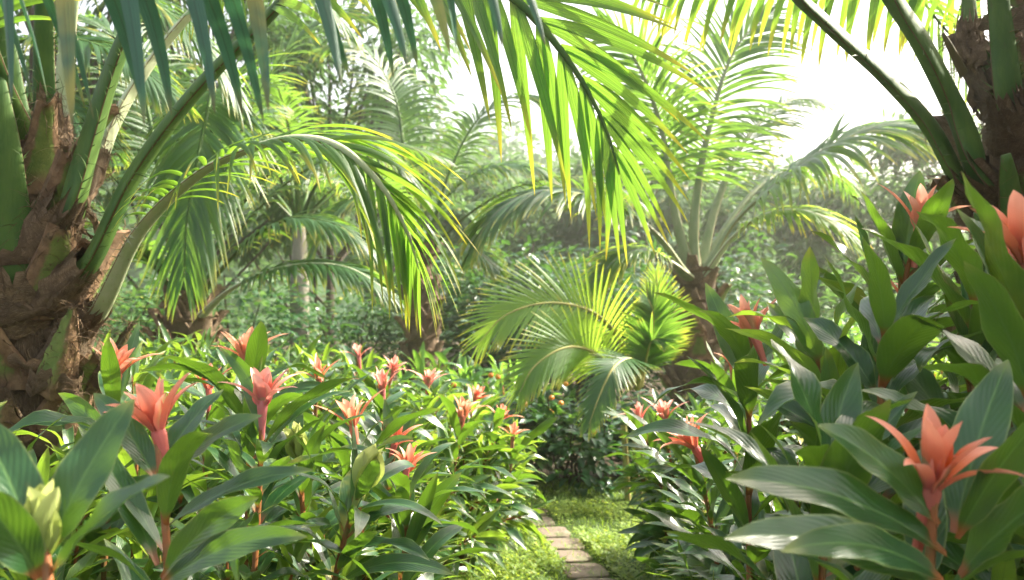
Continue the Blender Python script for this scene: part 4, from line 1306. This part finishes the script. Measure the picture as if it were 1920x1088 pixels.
# ================================================================== BACKGROUND PLANTS
def bush(name, label, cat, x, y, H, Rr, n, L, W, matl, seed, up=25, group=None, flat=1.0):
    """rounded bush of single leaves on branching stems"""
    rg = np.random.default_rng(seed)
    o = thing(name, label, cat, (x, y, 0), group)
    mb = MB()
    tips = []
    for k in range(9):
        a = rg.random() * 6.28
        e = rg.uniform(.15, 1.0)
        tp = np.array([math.cos(a) * Rr * .75 * (1 - .5 * e), math.sin(a) * Rr * .75 * (1 - .5 * e), H * (.35 + .55 * e)])
        mb.tube(stem_curve((rg.normal(0, .05), rg.normal(0, .05), 0), tp, 9, .05, rg), np.linspace(.014, .004, 9) * max(1, H), 6)
    mb.build('stem', M['tree_bark'], o)
    mf = MB()
    nb = max(8, n // 60)
    ca, ce = rg.random(nb) * 6.28, rg.random(nb)
    cr = .35 + .55 * rg.random(nb)
    cen = np.stack([np.cos(ca) * Rr * cr, np.sin(ca) * Rr * cr, H * (.22 + .62 * ce * (1 - .35 * cr))], -1)
    i = rg.integers(0, nb, n)
    off = nrm(rg.normal(0, 1, (n, 3))) * (rg.random((n, 1)) ** .4) * Rr * .42 * np.array([1, 1, .8 * flat])
    p0 = cen[i] + off
    p0[:, 2] = np.maximum(p0[:, 2], .04)
    out = nrm(off + cen[i] * np.array([.6, .6, 0]) + rg.normal(0, .12, (n, 3)))
    d0 = nrm(out * np.array([1, 1, .5]) + np.array([0, 0, math.sin(math.radians(up))]))
    w0 = np.cross(np.array([0, 0, 1.0]), d0) + rg.normal(0, .2, (n, 3))
    blades(mf, p0, d0, w0, L * rg.uniform(.7, 1.2, n), W * rg.uniform(.8, 1.15, n), S=5, A=3, prof=P_OVAL, droop=rg.uniform(.4, 1.4, n), fold=.25, rnd=rg.random(n), twist=rg.normal(0, .4, n))
    mf.build('foliage', M[matl], o)
    return o


def fruits(o, n, Rr, H, r, seed):
    rg = np.random.default_rng(seed)
    for k in range(n):
        a = rg.uniform(math.pi * .95, math.pi * 2.05)
        c = np.array([math.cos(a) * Rr * .9, math.sin(a) * Rr * .9, H * rg.uniform(.5, .95)])
        mb = MB()
        th = np.linspace(.02, math.pi - .02, 9)
        mb.tube(c + np.stack([0 * th, 0 * th, -np.cos(th) * r * .92], -1), np.sin(th) * r, 10)
        mb.build('fruit', M['fruit'], o)


def Wp(px, d):
    p = P(px, 580, d)
    return p[0], p[1]


x, y = Wp(930, 8.2)
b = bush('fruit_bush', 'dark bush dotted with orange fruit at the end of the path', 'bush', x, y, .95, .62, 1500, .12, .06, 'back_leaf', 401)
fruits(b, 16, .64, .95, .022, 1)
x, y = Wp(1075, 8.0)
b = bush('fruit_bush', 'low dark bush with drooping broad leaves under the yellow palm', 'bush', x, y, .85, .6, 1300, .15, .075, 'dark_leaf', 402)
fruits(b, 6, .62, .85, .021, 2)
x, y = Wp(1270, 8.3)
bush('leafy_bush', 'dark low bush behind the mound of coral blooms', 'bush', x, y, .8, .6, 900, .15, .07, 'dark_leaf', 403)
# broad upright leaved plants behind the left bed
k = 0
GL = 'broad leaved clumps behind the left bed'
for (px, d, h, lab) in ((225, 7.0, 1.35, 'bright broad leaved clump between shaggy trunk and the shaded palm'), (480, 8.6, 1.05, 'broad leaved clump just right of the shaded palm'), (560, 9.6, 1.15, 'broad leaved clump at the foot of the pale ringed trunk'),
                        (640, 9.0, 1.05, 'broad leaved clump right of the pale ringed trunk'), (720, 9.8, 1.05, 'broad leaved clump left of the slim palm trunk'), (850, 9.4, 1.15, 'upright broad leaved clump right of the slim palm trunk'),
                        (430, 9.8, 1.2, 'broad leaved clump behind the shaded palm fronds'), (130, 7.8, 1.3, 'broad leaved clump hidden behind the shaggy trunk'), (905, 9.3, 1.1, 'upright glossy clump behind the orange fruit')):
    rg2 = np.random.default_rng(420 + k)
    x, y = Wp(px, d)
    o = thing('broad_leaved_plant', lab, 'plant', (x, y, 0), GL)
    mf = MB()
    mb = MB()
    for s_ in range(6):
        a = s_ * 1.05
        C = stem_curve((x + .06 * math.cos(a), y + .06 * math.sin(a), 0), (x + .32 * math.cos(a), y + .32 * math.sin(a), h * rg2.uniform(.55, .8)), 10, .03, rg2)
        mb.tube(C, np.linspace(.012, .006, 10), 6)
        shrub_leaves(mf, C, rg2, 15, .36, .105, v0=.1, up0=35, upt=72, droop=1.1, S=7, A=5)
    mb.build('stem', M['stem'], o, origin=(x, y, 0))
    mf.build('foliage', M['back_leaf'], o, origin=(x, y, 0))
    k += 1

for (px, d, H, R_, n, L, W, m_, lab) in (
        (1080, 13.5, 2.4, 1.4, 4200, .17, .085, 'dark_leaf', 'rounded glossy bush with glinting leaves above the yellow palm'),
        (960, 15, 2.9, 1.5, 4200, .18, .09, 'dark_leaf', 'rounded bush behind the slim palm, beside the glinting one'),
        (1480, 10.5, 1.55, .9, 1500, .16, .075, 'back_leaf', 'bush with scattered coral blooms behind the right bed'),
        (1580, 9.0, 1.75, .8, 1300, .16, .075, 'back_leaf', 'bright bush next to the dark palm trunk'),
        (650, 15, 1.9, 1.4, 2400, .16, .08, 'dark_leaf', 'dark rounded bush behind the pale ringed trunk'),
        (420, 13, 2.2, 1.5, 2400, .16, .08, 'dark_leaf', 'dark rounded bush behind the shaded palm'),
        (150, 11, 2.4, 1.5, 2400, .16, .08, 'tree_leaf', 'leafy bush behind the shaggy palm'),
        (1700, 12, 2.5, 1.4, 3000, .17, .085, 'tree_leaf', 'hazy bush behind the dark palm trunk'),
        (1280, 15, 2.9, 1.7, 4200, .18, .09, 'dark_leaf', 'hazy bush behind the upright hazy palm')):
    x, y = Wp(px, d)
    b = bush('leafy_bush', lab, 'bush', x, y, H, R_, n, L, W, m_, 450 + px)
    if px == 1480: fruits(b, 7, .9, 1.6, .05, 9)


def tree(label, x, y, H, Rr, seed, n=4200, leaf=.2, matl='tree_leaf', trunk_r=.16, low=.35):
    rg = np.random.default_rng(seed)
    o = thing('broadleaf_tree', label, 'tree', (x, y, 0), 'trees behind the garden')
    mb = MB()
    zt = np.linspace(0, 1, 10)
    C = np.stack([rg.normal(0, .05) * Rr * zt, rg.normal(0, .05) * Rr * zt, H * .85 * zt], -1)
    mb.tube(C, np.interp(zt, [0, 1], [trunk_r, trunk_r * .25]), 10)
    cens = []
    nb = 26
    for k in range(nb):
        f = low + (1 - low) * rg.random() ** .9
        a = k * GA + rg.normal(0, .3)
        rr = Rr * math.sqrt(max(.05, 1 - ((f - .55) / .55) ** 2)) * rg.uniform(.45, 1)
        c = np.array([math.cos(a) * rr, math.sin(a) * rr, H * f])
        cens.append(c)
        s0 = C[int(min(9, max(1, (f - .2) * 9)))]
        mb.tube(stem_curve(s0, c, 7, .12, rg), np.linspace(trunk_r * .35, .015, 7), 6)
    mb.build('trunk', M['tree_bark'], o)
    cens = np.array(cens)
    i = rg.integers(0, nb, n)
    g = nrm(rg.normal(0, 1, (n, 3))) * rg.random((n, 1)) ** .5 * np.array([1, 1, .7]) * Rr * .34 * rg.uniform(.6, 1.3, nb)[i][:, None]
    p0 = cens[i] + g
    d0 = nrm(g + np.array([0, 0, -.15]) + rg.normal(0, .4, (n, 3)) * Rr * .2)
    w0 = np.cross(np.array([0, 0, 1.0]), d0) + rg.normal(0, .35, (n, 3))
    mf = MB()
    blades(mf, p0, d0, w0, leaf * rg.uniform(.7, 1.3, n), leaf * .45 * rg.uniform(.8, 1.2, n), S=3, A=3, prof=P_OVAL, droop=.7, fold=.2, rnd=rg.random(n))
    mf.build('crown', M[matl], o)
    return o


for (px, d, H, R_, lab, n) in ((60, 14, 8.5, 2.6, 'tall leafy tree behind the shaggy palm crown', 5200), (330, 17, 8.6, 3.0, 'tall leafy tree behind the shaded palm', 5600), (620, 19, 7.4, 2.8, 'leafy tree with sky showing through above the pale ringed trunk', 4600),
                            (820, 24, 4.2, 2.0, 'leafy tree behind the slim palm, paler in the haze', 4200), (1030, 30, 5.6, 3.0, 'hazy rounded tree behind the glinting bush', 3800), (1230, 28, 5.4, 2.6, 'hazy tree behind the upright palm fronds', 3600),
                            (1480, 32, 5.6, 3.0, 'pale hazy tree low in the bright gap', 3600), (1640, 26, 4.6, 2.6, 'pale hazy tree left of the dark palm trunk', 3600), (1820, 22, 5.5, 2.6, 'hazy tree behind the dark palm trunk', 3600)):
    x, y = Wp(px, d)
    tree(lab, x, y, H, R_, 500 + px, n=int(n * 1.7), leaf=.22 * max(1, d / 18), trunk_r=.10)


tree('small dense tree added out of view to shade the huge bloom', 3.1, 2.1, 3.6, 1.25, 778, n=6500, leaf=.16, low=.45)  # unseen tree, added to keep the sun off the large near bloom
tree('spreading tree added out of view to shade the dark shrub bed', 3.9, 3.1, 3.9, 1.6, 777, n=5200, leaf=.17, low=.5)  # unseen occluder in tree form, added to darken the right bed


def wood():
    """far wooded slope, one mass of crowns"""
    rg = np.random.default_rng(9)
    mb = MB()
    K = 520
    X = rg.uniform(-55, 60, K)
    Y = rg.uniform(44, 76, K)
    Z = hill_h(X, Y)
    n = 90
    for k in range(K):
        r = rg.uniform(1.1, 2.4)
        g = nrm(rg.normal(0, 1, (n, 3))) * r * rg.random((n, 1)) ** .33 * np.array([1, 1, .8])
        p0 = np.array([X[k], Y[k], Z[k] + r * .7]) + g
        blades(mb, p0, nrm(g + rg.normal(0, .4, (n, 3))), rg.normal(0, 1, (n, 3)), rg.uniform(.5, .9, n), rg.uniform(.35, .6, n), S=2, A=2, prof=P_OVAL, fold=0, droop=.5, rnd=rg.random(n))
    tag(mb.build('distant_wood', M['tree_leaf']), 'pale wooded hillside fading into haze', 'woodland', kind='stuff')


wood()

# ================================================================== HAZE, SKY, SUN
def haze():
    mb = MB()
    x0, x1, y0, y1, z0, z1 = -110, 110, -25, 150, -1.0, 26
    c = [np.array(q, float) for q in ((x0, y0, z0), (x1, y0, z0), (x1, y1, z0), (x0, y1, z0), (x0, y0, z1), (x1, y0, z1), (x1, y1, z1), (x0, y1, z1))]
    for q in ((0, 3, 2, 1), (4, 5, 6, 7), (0, 1, 5, 4), (1, 2, 6, 5), (2, 3, 7, 6), (3, 0, 4, 7)):
        V = np.array([[c[q[0]], c[q[3]]], [c[q[1]], c[q[2]]]])
        mb.grids(V[None], np.zeros((2, 2, 2)), [0])
    m, nt, out = mat('haze')
    pv = nt.nodes.new('ShaderNodeVolumePrincipled')
    pv.inputs['Color'].default_value = (1, .97, .92, 1)
    pv.inputs['Density'].default_value = HAZE
    pv.inputs['Anisotropy'].default_value = .8
    nt.links.new(pv.outputs[0], out.inputs['Volume'])
    o = mb.build('haze', m, smooth=False)
    tag(o, 'thin bright morning haze between the palms', 'haze', kind='stuff')


HAZE = .0030
haze()

SUN_AZ, SUN_EL = math.radians(62), math.radians(42)
w = bpy.data.worlds.new('World')
sc.world = w
w.use_nodes = True
nt = w.node_tree
sky = nt.nodes.new('ShaderNodeTexSky')
sky.sky_type = 'NISHITA'
sky.sun_disc = False
sky.sun_elevation = SUN_EL
sky.sun_rotation = SUN_AZ
sky.dust_density = 8
sky.air_density = 1.0
sky.ozone_density = 1.0
bg = nt.nodes['Background']
# thin bright cloud veil over the clear sky
kw_ = N(nt)
tc = kw_.new('ShaderNodeTexCoord')
cl = kw_.step(kw_.noise(2.2, 6, tc.outputs['Generated'], 0.6), 0.30, 0.62, 0.55, 1.0)
veil = kw_.mix(cl, sky.outputs[0], (2.1, 2.06, 1.93), 'ADD')
nt.links.new(veil, bg.inputs[0])
bg.inputs[1].default_value = .10

sd = bpy.data.lights.new('sun', 'SUN')
sd.energy = 5
sd.angle = math.radians(.5)
sd.color = (1, .93, .80)
so = bpy.data.objects.new('sun', sd)
COL.objects.link(so)
S_ = Vector((math.sin(SUN_AZ) * math.cos(SUN_EL), math.cos(SUN_AZ) * math.cos(SUN_EL), math.sin(SUN_EL)))
so.rotation_euler = S_.to_track_quat('Z', 'Y').to_euler()
so.location = (20, 20, 20)

sc.view_settings.view_transform = 'Standard'
sc.view_settings.look = 'None'
sc.view_settings.exposure = 2.02
sc.view_settings.gamma = 1
sc.render.engine = 'CYCLES'
sc.cycles.use_denoising = True
try:
    sc.cycles.denoiser = 'OPENIMAGEDENOISE'
except Exception:
    pass
sc.cycles.max_bounces = 10
sc.cycles.diffuse_bounces = 4
sc.cycles.glossy_bounces = 3
sc.cycles.transmission_bounces = 6
sc.cycles.volume_bounces = 1
sc.cycles.transparent_max_bounces = 8
sc.cycles.sample_clamp_indirect = 8
